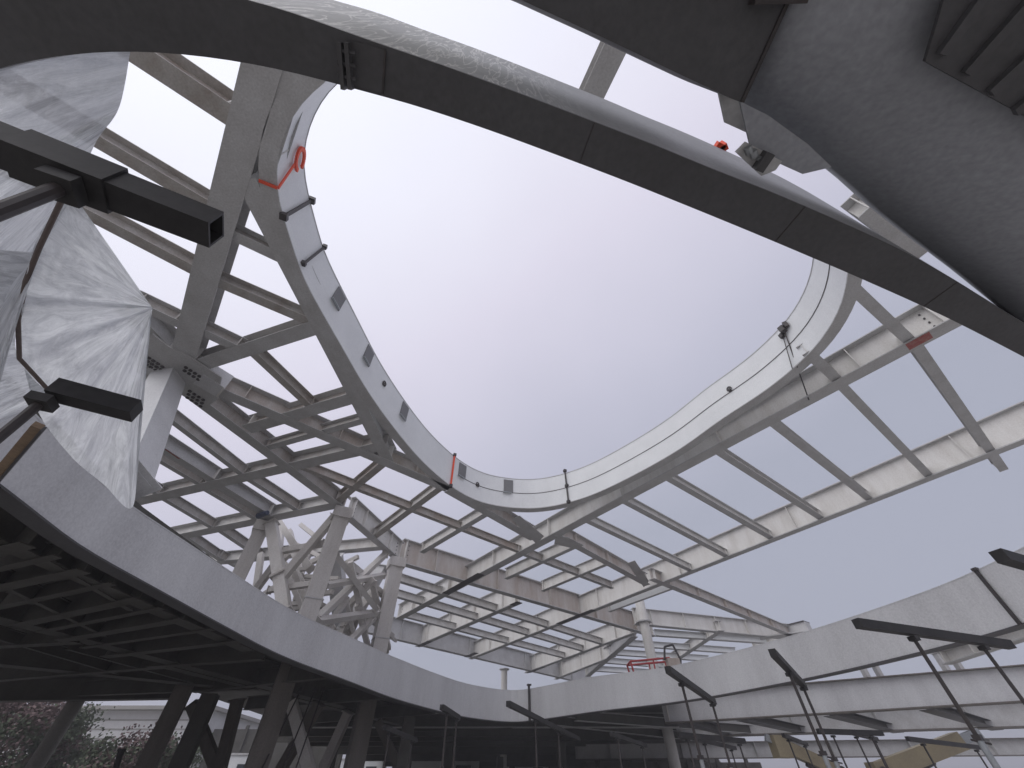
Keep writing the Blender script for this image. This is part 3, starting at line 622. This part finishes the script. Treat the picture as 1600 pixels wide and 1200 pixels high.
# posts under the deck
for x, y, wd, lab, sh in ((330,1085,0.5,'dark post under the deck left of the tower foot',0),(640,1120,0.5,'dark post under the deck near the pointed bend',0),(560,1128,0.45,'dark post under the deck centre',0)):
    q = P(x, y, HD); t = thing('deck_post', lab, 'column', (q.x, q.y, 0))
    b = MB(); b.box((q.x, q.y, 0.03), wd*0.6 if sh else wd, wd*0.6 if sh else wd, EYE+HD-0.03, 0.3); b.build('shaft', 'under', t)
    b = MB(); b.box((q.x, q.y, 0), wd*1.5, wd*1.5, 0.029, 0.3); b.build('base_plate', 'bare', t)
for x1, x2, yt, lab in ((300,352,1100,'raking post below deck leaning right, leftmost'),(372,335,1092,'raking post below deck leaning left beside the tower foot'),(455,492,1096,'pale raking post below deck right of the tower foot'),(545,490,1112,'pale raking post below deck, leaning left'),(500,420,1098,'long raking post below deck behind the tower foot'),(590,640,1126,'thin raking post below deck toward the bend')):
    A_ = P(x1, yt, HD); B_ = PY(x2, 1235, A_.y+0.6)
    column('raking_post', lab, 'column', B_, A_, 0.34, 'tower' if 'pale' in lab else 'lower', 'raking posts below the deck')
for k, (x, y, w_) in enumerate(((-16.5, 60, 5.0), (-7, 58, 7.0), (1.5, 62, 5.0), (-21.5, 43, 3.0))):
    t = thing('site_cabin', ['pale site cabin in the shade beyond the raking posts', 'pale site cabin deep under the deck left of the bend', 'pale site cabin deep under the deck at the bend', 'narrow pale site cabin behind the leftmost raking posts'][k], 'cabin', (x, y, 0), 'site cabins')
    h_ = 4.5 if y > 50 else 3.9
    b = MB(); b.box((x, y, 0.1), w_, 2.4, h_, 0.05); b.build('body', 'white', t)
    b = MB(); b.box((x, y, 0.1+h_), w_+.2, 2.6, 0.12, 0.05); b.build('roof', 'primer', t)
    for dx in (-.28, .28):
        b = MB(); b.box((x+dx*w_, y-1.22, h_-1.3), w_*.22, 0.06, 0.9, 0.05); b.build('window', 'window', t)
for k, (x1, x2) in enumerate(((492,430),(505,452),(470,395))):
    A_ = P(x1, 1078, HD+.1); B_ = PY(x2, 1230, A_.y-2); o = thing('hanging_cable', ['thin black cable beside the tower foot, left one','thin black cable beside the tower foot, right one','thin black cable beside the tower foot, longest slanting one'][k], 'cable', B_)
    b = MB(); b.tube(A_, B_, 0.025, 6); b.build('cable', 'bare', o)
    b = MB(); b.box(A_-Vector((0, 0, .05)), .1, .1, .12); b.build('anchor', 'bare', o)
q = P(113, 1106, HD); t = thing('round_column', 'big round column leaning at the lower left before the white building', 'column', (q.x, q.y, 0))
b = MB(); b.tube((q.x, q.y, 0.05), (q.x, q.y, EYE+HD+0.7), 0.28, 24); b.build('shaft', 'concrete', t, smooth=False)
b = MB(); b.box((q.x, q.y, 0), 0.9, 0.9, 0.049); b.build('base_plate', 'bare', t)

# ------------------------------------------------------------------ diagonal near girder
lo = [(-260,240),(-120,150),(0,106),(60,92),(130,83),(210,80),(300,86),(390,99),(470,116),(547,137),(640,162),(732,192),(800,216),(867,241),(970,280),(1070,320),(1180,365),(1270,403),(1340,433),(1475,494),(1600,558),(1720,622)]
lo3 = smooth_path([P(x, y, HD) for x, y in lo], 90, 2)
up_ = [(-200,60),(-80,-20),(20,-45),(120,-58),(230,-45),(330,-15),(440,14),(530,46),(600,71),(692,102),(817,148),(898,179),(1036,232),(1110,263),(1195,296),(1300,341),(1400,387),(1485,433),(1600,505),(1720,575)]
up3 = smooth_path([P(x, y, HD) for x, y in up_], 90, 2)
sil = [(0.62+0.0*k) for k in range(90)]
gt = thing('diagonal_girder', 'dark curved box girder crossing overhead from top left to right', 'girder', lo3[45])
b = MB(); b.v = [p for k in range(90) for p in (lo3[k], up3[k], up3[k]+Vector((0, 0, 0.03)), lo3[k]+Vector((0, 0, 0.03)))]
b.f = [(4*k+i, 4*k+(i+1) % 4, 4*k+4+(i+1) % 4, 4*k+4+i) for k in range(89) for i in range(4)]
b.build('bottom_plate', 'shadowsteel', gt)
GH = 1.7
def wall(path, th, z0, z1, other, uvs=False):
    b = MB()
    for k in range(90):
        n_ = (other[k]-path[k]).normalized()*th
        for q in (path[k], path[k]+n_, ):
            b.v += [q+Vector((0, 0, z0)), q+Vector((0, 0, z1[k] if isinstance(z1, list) else z1))]
    for k in range(89):
        a = 4*k; b.f += [(a, a+1, a+5, a+4), (a+2, a+6, a+7, a+3), (a+1, a+3, a+7, a+5), (a, a+4, a+6, a+2)]
    return b
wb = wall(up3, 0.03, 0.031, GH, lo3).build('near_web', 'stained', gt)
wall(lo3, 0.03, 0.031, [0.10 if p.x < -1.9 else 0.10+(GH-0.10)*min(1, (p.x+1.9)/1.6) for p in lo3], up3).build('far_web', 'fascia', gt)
# uv: u = metres along the girder, v = height
acc = [0]
for k in range(1, 90): acc.append(acc[-1]+(up3[k]-up3[k-1]).length)
uvl = wb.data.uv_layers.new(name='UVMap')
for li, lp in enumerate(wb.data.loops):
    vi = lp.vertex_index; co = wb.data.vertices[vi].co+parent_world(gt); k = min(range(90), key=lambda j: (Vector((up3[j].x, up3[j].y))-Vector((co.x, co.y))).length)
    uvl.data[li].uv = (acc[k], co.z-EYE-HD)
b = MB(); 
# splice flange
A_ = P(541, 136, HD-0.05); B_ = P(536, 40, HD-0.05)
o = thing('splice_flange', 'bolted double splice flange under the dark diagonal girder', 'splice', A_)
for k, dx in enumerate((-6, 5)):
    b = MB(); b.bar(P(536+dx+6, 140, HD-0.05), P(536+dx, 66, HD-0.05), 0.02, 0.09, rise=-0.01); b.build('flange_plate', 'shadowsteel', o)
for k in (40, 53, 66):
    ku = min(range(90), key=lambda j: (up3[j]-lo3[k]).length)
    b = MB(); b.bar(lo3[k]-Vector((0, 0, 0.003)), up3[ku]-Vector((0, 0, 0.003)), 0.006, 0.004); b.build('weld_seam', 'bare', gt)
for py_ in (78, 98, 118):
    p = P(528, py_, HD-0.04); e_ = P(556, py_+6, HD-0.04); b = MB(); b.tube(p, e_, 0.010, 6); b.build('bolt', 'shadowsteel', o)
b = MB(); b.poly([P(x, y, HD-0.012) for x, y in ((548,62),(602,78),(598,146),(548,132))], 0.008); b.build('cover_plate', 'shadowsteel', o)
b = MB(); b.poly([P(x, y, HD-0.014) for x, y in ((600,78),(603,79),(599,147),(596,146))], 0.01); b.build('weld_line', 'bare', o)

# ------------------------------------------------------------------ overhead mass, upper right
o = thing('overhead_girder', 'very dark broad girder overhead at the top right', 'girder', P(1100, 50, HD))
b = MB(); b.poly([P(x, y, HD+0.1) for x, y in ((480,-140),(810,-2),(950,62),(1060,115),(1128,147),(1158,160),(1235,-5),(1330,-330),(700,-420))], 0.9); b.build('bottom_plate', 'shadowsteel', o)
b = MB(); b.bar(P(1160,160,HD+0.09), P(1236,-6,HD+0.09), 0.02, 0.015); b.build('seam', 'bare', o)
b = MB(); b.bar(P(1190,-30,HD+0.02), P(1275,-32,HD+0.02), 0.16, 0.08); b.build('lug', 'bare', o)
rows = []
edge = [(1160,158),(1180,176),(1222,198),(1262,225),(1300,262),(1340,295),(1385,336),(1425,368),(1462,396),(1520,440),(1600,505),(1700,585)]
mid = [(1190,95),(1225,110),(1270,128),(1310,150),(1350,175),(1400,210),(1450,250),(1490,285),(1530,320),(1600,385),(1680,450),(1780,530)]
far_ = [(1235,-8),(1280,10),(1330,28),(1380,50),(1430,75),(1485,110),(1535,150),(1580,190),(1620,230),(1700,300),(1780,370),(1880,450)]
out2 = [(1330,-330),(1420,-260),(1500,-200),(1600,-150),(1680,-90),(1760,-30),(1840,30),(1900,90),(1960,150),(2050,220),(2150,300),(2250,380)]
for i in range(12):
    a = P(*edge[i], 3.1); m_ = P(*mid[i], 2.85); f_ = P(*far_[i], 2.70); o_ = P(*out2[i], 2.66)
    pts = [a, a.lerp(m_, .5)-Vector((0, 0, 0.05)), m_, m_.lerp(f_, .5)-Vector((0, 0, .04)), f_, o_]
    rows.append(pts)
b = MB()
for r_ in rows: b.v += r_
n = len(rows[0])
for r_ in rows: b.v += [p+Vector((0, 0, 0.25)) for p in r_]
T = len(rows)*n
for i in range(11):
    for j in range(n-1):
        a = i*n+j; b.f.append((a, a+1, a+n+1, a+n)); b.f.append((T+a, T+a+n, T+a+n+1, T+a+1))
    a = i*n; b.f.append((a, a+n, T+a+n, T+a)); a += n-1; b.f.append((a, T+a, T+a+n, a+n))
for i in (0, 11):
    for j in range(n-1): a = i*n+j; b.f.append((a, a+1, T+a+1, T+a))
o = thing('curved_soffit', 'smooth curved steel soffit overhead at the right, dark toward the top', 'soffit', rows[5][2])
sh = b.build('shell', 'soffit', o, smooth=True)
b = MB(); b.poly([P(x, y, 2.57) for x, y in ((1446,96),(1478,-10),(1560,-140),(1900,-60),(1850,160),(1700,235),(1600,180))], 0.02); b.build('decking', 'shadowsteel', o)
for k in range(4):
    b = MB(); b.bar(P(1475+k*38, 86+k*30, 2.54), P(1610+k*60, -100+k*40, 2.54), 0.05, 0.03); b.build('rib', 'shadowsteel', o)
o = thing('gusset_plate', 'angular dark gusset plate under the overhead girder with bolts', 'gusset plate', P(1220, 220, 2.75))
b = MB(); b.poly([P(x, y, 2.75) for x, y in ((1156,158),(1172,226),(1205,250),(1254,272),(1300,261),(1262,225),(1200,180))], 0.02); b.build('plate', 'soffit', o)
b = MB(); b.poly([P(x, y, 2.85) for x, y in ((1123,146),(1158,160),(1166,207),(1133,192))], 0.02); b.build('side_plate', 'primer', o)
for x, y in ((1168,230),(1176,236),(1187,244)):
    p = P(x, y, 2.70); b = MB(); b.tube(p, P(x+3, y+9, 2.70), 0.022, 8); b.build('bolt', 'galv', o)
b = MB(); b.bar(P(1205,240,2.66), P(1186,268,2.66), 0.06, 0.05); b.build('clip', 'shadowsteel', o)
b = MB(); b.poly([P(x, y, 2.72) for x, y in ((1150,238),(1166,222),(1222,252),(1212,266),(1190,275))], 0.02); b.build('seat_plate', 'primer', o)
p = P(1125, 232, HD+GH); o = thing('orange_rag', 'small orange rag on the diagonal girder near the gusset plate', 'rag', p)
b = MB(); b.box(p, 0.09, 0.08, 0.06, 0.4); b.box(p+Vector((0.04, 0, 0.0)), 0.06, 0.07, 0.12, 0.9); b.box(p+Vector((-0.05, 0.02, 0.0)), 0.07, 0.03, 0.04, 0.2); b.build('cloth', 'orange', o)

# ------------------------------------------------------------------ prop heads and bars
PZ = 1.75
def rail(label, x1, y1, x2, y2, posts, wd=0.12, m='black', hollow=False, z=PZ, name='prop_beam'):
    A_ = P(x1, y1, z-wd/2); B_ = P(x2, y2, z-wd/2)
    t = thing(name, label, 'prop beam', A_, 'black beams on shoring props')
    b = MB()
    if hollow:
        u = (B_-A_).normalized(); B2 = B_-u*0.10
        b.bar(A_, B2, wd, wd)
        for off, w2, ri, h2 in ((0, wd, 0, 0.012), (0, wd, wd-0.012, 0.012), (-(wd-0.012)/2, 0.012, 0.012, wd-0.024), ((wd-0.012)/2, 0.012, 0.012, wd-0.024)):
            b.bar(B2, B_, w2, h2, off=off, rise=ri)
    else: b.bar(A_, B_, wd, wd)
    b.build('bar', m, t)
    if hollow:
        u = (B_-A_).normalized(); c = A_.lerp(B_, 0.62); b = MB(); b.bar(c-u*0.16, c+u*0.16, wd+0.024, wd+0.024, rise=-0.012); b.build('sleeve', m, t)
    for k, (f_, lab) in enumerate(posts):
        c = A_.lerp(B_, f_); s = thing('shoring_prop', lab, 'shoring prop', (c.x, c.y, 0), 'shoring props')
        top = c.z-0.015
        b = MB(); b.tube((c.x, c.y, 1.9), (c.x, c.y, top-0.06), 0.027, 10); b.build('inner_tube', 'bare', s)
        b = MB(); b.tube((c.x, c.y, 0.02), (c.x, c.y, 2.15), 0.038, 12); b.build('outer_tube', 'galv', s)
        b = MB(); b.box((c.x, c.y, 2.12), 0.085, 0.085, 0.06, 0.5); col_ = b.build('collar', 'bare', s)
        b = MB(); b.tube((c.x-0.1, c.y, 2.13), (c.x+0.12, c.y, 2.09), 0.012, 6); b.build('handle', 'bare', col_)
        b = MB(); b.box((c.x, c.y, 0), 0.16, 0.16, 0.02); b.build('base_plate', 'bare', s)
        b = MB(); b.box((c.x, c.y, top-0.06), 0.11, 0.11, 0.055, 0.4); b.build('head_plate', 'black', s)
    return t
rail('long black square tube jutting in at the upper left, open end', -420,80,326,368, [(0.655,'shoring prop under the upper left black tube')], 0.125, hollow=True)
rail('shorter black bar in front of the plastic sheet at left', 72,618,204,652, [(0.03,'shoring prop under the shorter left black bar')], 0.11)
rail('longest black prop beam at the lower right', 1343,981,1583,1014, [(0.31,'left prop of the longest lower right beam'),(0.77,'right prop of the longest lower right beam')], 0.115)
rail('short steep black prop beam left of the longest one', 1210,1026,1258,1076, [(0.40,'left prop of the short steep beam'),(0.90,'right prop of the short steep beam')], 0.115)
rail('black prop beam pointing down right under the red basket', 1045,1052,1117,1101, [(0.22,'left prop below the red basket'),(0.92,'right prop below the red basket')], 0.115)
rail('black prop beam crossing below the pointed bend', 794,1104,905,1158, [(0.28,'left prop below the pointed bend'),(0.6,'right prop below the pointed bend')], 0.12)
rail('dark prop beam far below the fascia left of the bend', 690,1109,716,1125, [(0.3,'left far prop in the dark under the deck'),(0.9,'right far prop in the dark under the deck')], 0.115)
rail('black prop beam end entering at the right edge', 1569,877,1720,920, [(0.75,'prop just outside the right edge')], 0.115)
rail('low black prop beam at the bottom, level', 1063,1153,1164,1162, [(0.1,'left prop of the low level beam'),(0.9,'right prop of the low level beam')], 0.14, z=1.45)
rail('low black prop beam between the posts at bottom right', 1280,1147,1380,1150, [(0.2,'left prop of the low right beam'),(0.8,'right prop of the low right beam')], 0.14, z=1.6)

for k, (x1, y1, x2, y2, z, lab) in enumerate([(1090,1158,1150,1172,1.5,'thin low prop beam behind the level black one'),(1225,1152,1262,1166,1.6,'thin low prop beam beside the left yellow machine'),(1330,1148,1372,1158,1.62,'thin low prop beam between the yellow machines'),(955,1150,1010,1168,1.5,'thin low prop beam right of the pointed bend'),(600,1140,650,1160,1.5,'thin prop beam in the dark left of the bend'),(1420,1158,1540,1172,1.3,'thin low prop beam in front of the right yellow machine')]):
    rail(lab, x1, y1, x2, y2, [(0.15, 'left prop of the '+lab), (0.85, 'right prop of the '+lab)], 0.11, z=z)
# ------------------------------------------------------------------ plastic sheets
def sheet(name, label, left, right, nu, nv, foldf, amp, zfun, m='plastic', seed=0):
    """left/right: matching lists of picture survey points; folds ripple across"""
    vs = []; uvs = []
    def samp(l, t):
        x = t*(len(l)-1); i = min(int(x), len(l)-2); f_ = x-i
        p0, p1, p2, p3 = l[max(i-1, 0)], l[i], l[i+1], l[min(i+2, len(l)-1)]
        return [0.5*(2*p1[k]+(p2[k]-p0[k])*f_+(2*p0[k]-5*p1[k]+4*p2[k]-p3[k])*f_*f_+(3*p1[k]-p0[k]-3*p2[k]+p3[k])*f_**3) for k in (0, 1, 2)]
    for j in range(nv+1):
        for i in range(nu+1):
            u, v = i/nu, j/nv; a = samp(left, v); c = samp(right, v)
            px = a[0]+(c[0]-a[0])*u; py = a[1]+(c[1]-a[1])*u; z = a[2]+(c[2]-a[2])*u
            q = P(px, py, z); rd = (q-Vector((0, 0, EYE))).normalized()
            q += rd*(amp*foldf(u, v)+amp*0.35*noise.noise(Vector((u*6+seed, v*6, 1)))+amp*0.18*noise.noise(Vector((u*22+seed, v*22, 2))))
            vs.append(q); uvs.append((u, v))
    b = MB(); b.v = vs; b.f = [(j*(nu+1)+i, j*(nu+1)+i+1, (j+1)*(nu+1)+i+1, (j+1)*(nu+1)+i) for j in range(nv) for i in range(nu)]
    o = b.build(name, m, None, smooth=True); l = o.data.uv_layers.new(name='UVMap')
    for li, lp in enumerate(o.data.loops): l.data[li].uv = uvs[lp.vertex_index]
    tag(o, label, 'plastic sheet'); return o
# v runs across the folds, u along them
f1 = lambda u, v: (math.sin(v*19+0.8*math.sin(u*2)+noise.noise(Vector((u*1.2, v*4, 5)))*4)+0.35*math.sin(v*47+2*math.sin(u*3)))*(0.6+0.3*math.sin(v*5+2))
sheet('plastic_sheet', 'pleated clear plastic sheet hanging at the upper left below the dark girder',
      [(-160,90,2.6),(-170,330,2.45),(-160,470,2.3),(-130,590,2.1),(-90,680,1.9),(-30,720,1.85)],
      [(204,78,2.7),(186,168,2.6),(150,222,2.45),(116,300,2.2),(62,400,2.0),(10,560,1.9)], 90, 180, f1, 0.10, None, seed=3)
f2 = lambda u, v: (math.sin(v*52+noise.noise(Vector((v*7, 2, 9)))*5)*(0.35+1.6*math.exp(-((v-0.36)/0.13)**2))+0.8*math.sin(v*17+1)+(1.3 if v > .55 else 0)*noise.noise(Vector((u*5, v*9, 4))))*(1-u)**0.7
PT = [(233,474,2.44),(235,476,2.44),(236,478,2.45),(237,480,2.45),(238,481,2.45),(238,483,2.45),(238,485,2.45),(238,486,2.45),(237,488,2.45),(236,489,2.45),(235,490,2.45)]
sheet('plastic_sheet', 'fan pleated clear plastic sheet drawn to a point beside the hub',
      [(112,300,2.12),(74,345,2.08),(48,400,2.04),(36,470,2.0),(32,540,1.97),(58,640,1.92),(110,712,1.87),(160,755,1.83),(207,792,1.80),(215,680,2.0),(228,560,2.25)],
      PT, 60, 260, f2, 0.045, None, seed=8)
sheet('plastic_sheet', 'darker crumpled plastic flap low at the left edge',
      [(-150,380,2.2),(-130,520,2.1),(-100,640,2.0),(-60,690,1.9)],
      [(62,395,2.06),(24,530,1.98),(50,590,1.93),(88,618,1.90)], 50, 90, f1, 0.05, None, seed=14)
pts = [P(x, y, z) for x, y, z in ((100,305,2.08),(62,385,2.02),(40,440,1.99),(28,500,1.96),(30,560,1.93),(78,612,1.9))]
b = MB()
for a, c in zip(pts, pts[1:]): b.tube(a, c, 0.012, 7)
tag(b.build('sheet_hem', 'hem'), 'brown rolled hem where two plastic sheets meet', 'hem')
# plywood plank
o = thing('plywood_plank', 'brown plywood plank edge on the deck girder at the far left', 'plank', P(0, 740, 3.3))
b = MB(); b.bar(P(-80,828,2.25), P(56,668,2.25), 0.07, 0.05); b.build('board', 'wood', o)
b = MB(); b.bar(P(-70,832,2.23), P(64,674,2.23), 0.02, 0.05); b.build('batten', 'shadowsteel', o)

# ------------------------------------------------------------------ red basket lift on the deck
q = PY(1022, 1056, 24.0); q.z = EYE+HD+1.02
o = thing('lift_basket', 'red railed work basket standing behind the deck fascia', 'work platform', q)
def pipe(pts, r_, nm, m='red'):
    b = MB()
    for a, c in zip(pts, pts[1:]): b.tube(a, c, r_, 7)
    return b.build(nm, m, o)
bx = lambda x, y, z: Vector((q.x+x, q.y+y, q.z+z))
b = MB(); b.box((q.x, q.y, q.z), 2.1, 0.9, 0.08); b.build('floor', 'red', o)
for yy in (-0.42, 0.42):
    pipe([bx(-1.0, yy, 0.08), bx(-1.15, yy, 1.15), bx(0.85, yy, 1.30), bx(1.0, yy, 0.08)], 0.045, 'rail')
    pipe([bx(-1.05, yy, 0.6), bx(0.95, yy, 0.65)], 0.03, 'mid_rail'); pipe([bx(0, yy, 0.08), bx(0, yy, 1.2)], 0.035, 'upright')
pipe([bx(-1.15, -.42, 1.15), bx(-1.15, .42, 1.15)], 0.045, 'rail'); pipe([bx(.55, -.5, 1.2), bx(.7, -.5, 1.75), bx(1.15, -.5, 1.85), bx(1.35, -.5, 1.2), bx(1.15, -.5, .5)], 0.05, 'guard_hoop', 'bare')
b = MB(); b.box(bx(0.95, -.45, .55), 0.6, 0.35, 0.7, 0.1); b.build('control_box', 'brown', o)
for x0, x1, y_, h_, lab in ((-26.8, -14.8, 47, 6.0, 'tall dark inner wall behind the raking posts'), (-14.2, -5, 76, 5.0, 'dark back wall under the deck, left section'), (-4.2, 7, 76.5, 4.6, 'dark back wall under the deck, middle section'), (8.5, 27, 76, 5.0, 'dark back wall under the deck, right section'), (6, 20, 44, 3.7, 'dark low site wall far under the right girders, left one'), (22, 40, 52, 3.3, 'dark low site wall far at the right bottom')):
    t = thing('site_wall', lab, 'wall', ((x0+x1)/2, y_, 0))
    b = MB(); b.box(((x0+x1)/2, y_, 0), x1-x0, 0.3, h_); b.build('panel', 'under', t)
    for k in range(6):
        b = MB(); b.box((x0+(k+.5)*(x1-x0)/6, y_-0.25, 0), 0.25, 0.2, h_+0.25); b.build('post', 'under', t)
# ------------------------------------------------------------------ yellow machines
def boom(label, pts, Y, wds, head):
    base = PY(pts[0][0], pts[0][1], Y); o = thing('boom_lift', label, 'boom lift', (base.x, base.y, 0), 'yellow boom lifts')
    pp = [PY(x, y, Y) for x, y in pts]
    for a, c, wd in zip(pp, pp[1:], wds):
        b = MB(); b.bar(a, c, wd, wd*1.25, rise=-wd*0.6); b.build('boom_arm', 'yellow', o)
        b = MB(); b.bar(a+(c-a)*0.75, c+(c-a)*0.25, wd*0.6, wd*0.7, rise=-wd*0.3); b.build('inner_arm', 'galv', o)
    for p in pp[:-1]:
        b = MB(); b.tube(p-Vector((0, .35, 0)), p+Vector((0, .35, 0)), 0.16, 12); b.build('pivot', 'bare', o)
    a, c = pp[0], pp[1]; b = MB(); b.tube(a.lerp(c, .1)-Vector((0, 0, .45)), a.lerp(c, .6)-Vector((0, 0, .3)), 0.08, 10); b.build('cylinder', 'bare', o)
    b = MB(); b.box((base.x, Y, 0.9), 2.6, 1.6, 0.9); b.build('turret', 'yellow', o)
    b = MB(); b.box((base.x, Y, 0.45), 3.2, 1.9, 0.44); b.build('chassis', 'bare', o)
    b = MB(); b.bar(Vector((base.x, Y, 1.8)), pp[0], 0.4, 0.4, up=Vector((0, 1, 0)), rise=-.2); b.build('riser', 'yellow', o)
    for sx in (-1.1, 1.1):
        for sy in (-.95, .95):
            b = MB(); b.tube((base.x+sx, Y+sy-.15, .45), (base.x+sx, Y+sy+.15, .45), 0.45, 18); b.build('wheel', 'black', o)
    b = MB(); b.box(pp[head]-Vector((0, 0, 0.45)), 0.75, 0.5, 0.75, .2); b.build('head_cover', 'yellow', o)
boom('yellow boom machine low at the bottom behind the steep props', [(1310,1205),(1218,1163)], 24.0, [0.36], 1)
boom('larger yellow boom machine low at the bottom right', [(1375,1206),(1500,1158)], 24.0, [0.48], 0)
# ------------------------------------------------------------------ background building and trees
o = thing('white_building', 'low white clad building far behind at the lower left', 'building', (-38, 46, 0))
A_ = PY(20, 1108, 45); B_ = PY(330, 1118, 47)
zt = A_.z
b = MB(); b.hexa([Vector((-60, 46, 0)), Vector((-27, 46, 0)), Vector((-27, 60, 0)), Vector((-60, 60, 0)), Vector((-60, 46, zt)), Vector((-27, 46, zt)), Vector((-27, 60, zt)), Vector((-60, 60, zt))]); b.build('wall', 'clad', o)
for k in range(7):
    b = MB(); z = 3.4+k*0.62
    if z < zt-0.1: b.box((-43.6, 45.97, z), 33, 0.09, 0.07); b.build('cladding_joint', 'concrete', o)
b = MB(); b.box((-43.5, 52.5, zt+.002), 34, 15, 0.25); b.build('roof', 'concrete', o)
for x in (-52, -46, -39, -32):
    f_ = MB(); f_.box((x, 45.96, 1.0), 2.4, 0.12, 1.7); fo = f_.build('window', 'window', o)
def tree(label, px, py, Y, hgt, rad, mats, n_, seed):
    rr = random.Random(seed); q = PY(px, py, Y); t = thing('tree', label, 'tree', (q.x, q.y, 0), 'background trees')
    cz = q.z
    b = MB(); b.tube((q.x, q.y, 0), (q.x+.1, q.y, cz*0.6), 0.22, 9, 0.14)
    tips = []
    for k in range(9):
        a = rr.random()*6.28; s_ = Vector((q.x+.1, q.y, cz*(0.45+.15*rr.random()))); e_ = Vector((q.x+rad*.7*math.cos(a), q.y+rad*.7*math.sin(a), cz+hgt*(rr.random()-.3)*.5)); b.tube(s_, e_, 0.09, 6, 0.03); tips.append(e_)
    b.build('trunk', 'bark', t)
    for mi, mname in enumerate(mats):
        b = MB(); cl = []
        for k in range(14):
            a = rr.random()*6.28; e2 = rr.random(); cl.append(Vector((q.x+rad*math.cos(a)*e2**.5, q.y+rad*math.sin(a)*e2**.5, cz+hgt*(rr.random()-.5))))
        for k in range(n_):
            c = rr.choice(cl); v = Vector((rr.gauss(0, 1), rr.gauss(0, 1), rr.gauss(0, .8)))*rad*.2; c = c+v
            u1 = Vector((rr.gauss(0, 1), rr.gauss(0, 1), rr.gauss(0, 1))).normalized()*rr.uniform(.06, .13); u2 = u1.orthogonal().normalized()*rr.uniform(.04, .08)
            b.add([c-u1, c+u2, c+u1, c-u2], [(0, 1, 2, 3)])
        b.build('crown', mname, t)
tree('bushy reddish and green tree at the far lower left corner', 25, 1168, 30, 4.0, 2.4, ('leafg', 'leafr'), 6000, 1)
tree('second mixed tree beside it, left of the round column', 70, 1190, 33, 2.6, 1.8, ('leafr', 'leafg'), 4000, 2)
tree('small pinkish green tree right of the round column', 205, 1192, 30, 1.8, 2.0, ('leafr', 'leafg'), 4000, 4)
tree('wider low green tree partly behind the raking posts', 262, 1196, 36, 1.6, 2.2, ('leafg',), 4000, 6)
o = thing('black_pole', 'short black slanted pole before the small tree at lower left', 'pole', PY(180,1215,14))
b = MB(); b.tube(PY(176,1215,14), PY(190,1172,14), 0.07, 8); b.build('shaft', 'black', o)
b = MB(); b.tube(PY(189,1174,14), PY(191,1170,14), 0.10, 8); b.build('tip', 'black', o)

# ------------------------------------------------------------------ damp air
b = MB(); b.hexa([Vector((x, y, z)) for z in (-1, 22) for x, y in ((-2600, -2600), (2600, -2600), (2600, 2600), (-2600, 2600))])
hz = b.build('haze', None); hz['kind'] = 'stuff'
hm = bpy.data.materials.new('haze'); hm.use_nodes = True; t = hm.node_tree; t.nodes.clear()
o_ = t.nodes.new('ShaderNodeOutputMaterial'); pv = t.nodes.new('ShaderNodeVolumePrincipled')
pv.inputs['Color'].default_value = (0.93, 0.93, 0.97, 1); pv.inputs['Density'].default_value = 0.0035; pv.inputs['Anisotropy'].default_value = 0.2
t.links.new(pv.outputs[0], o_.inputs['Volume']); hz.data.materials.append(hm)
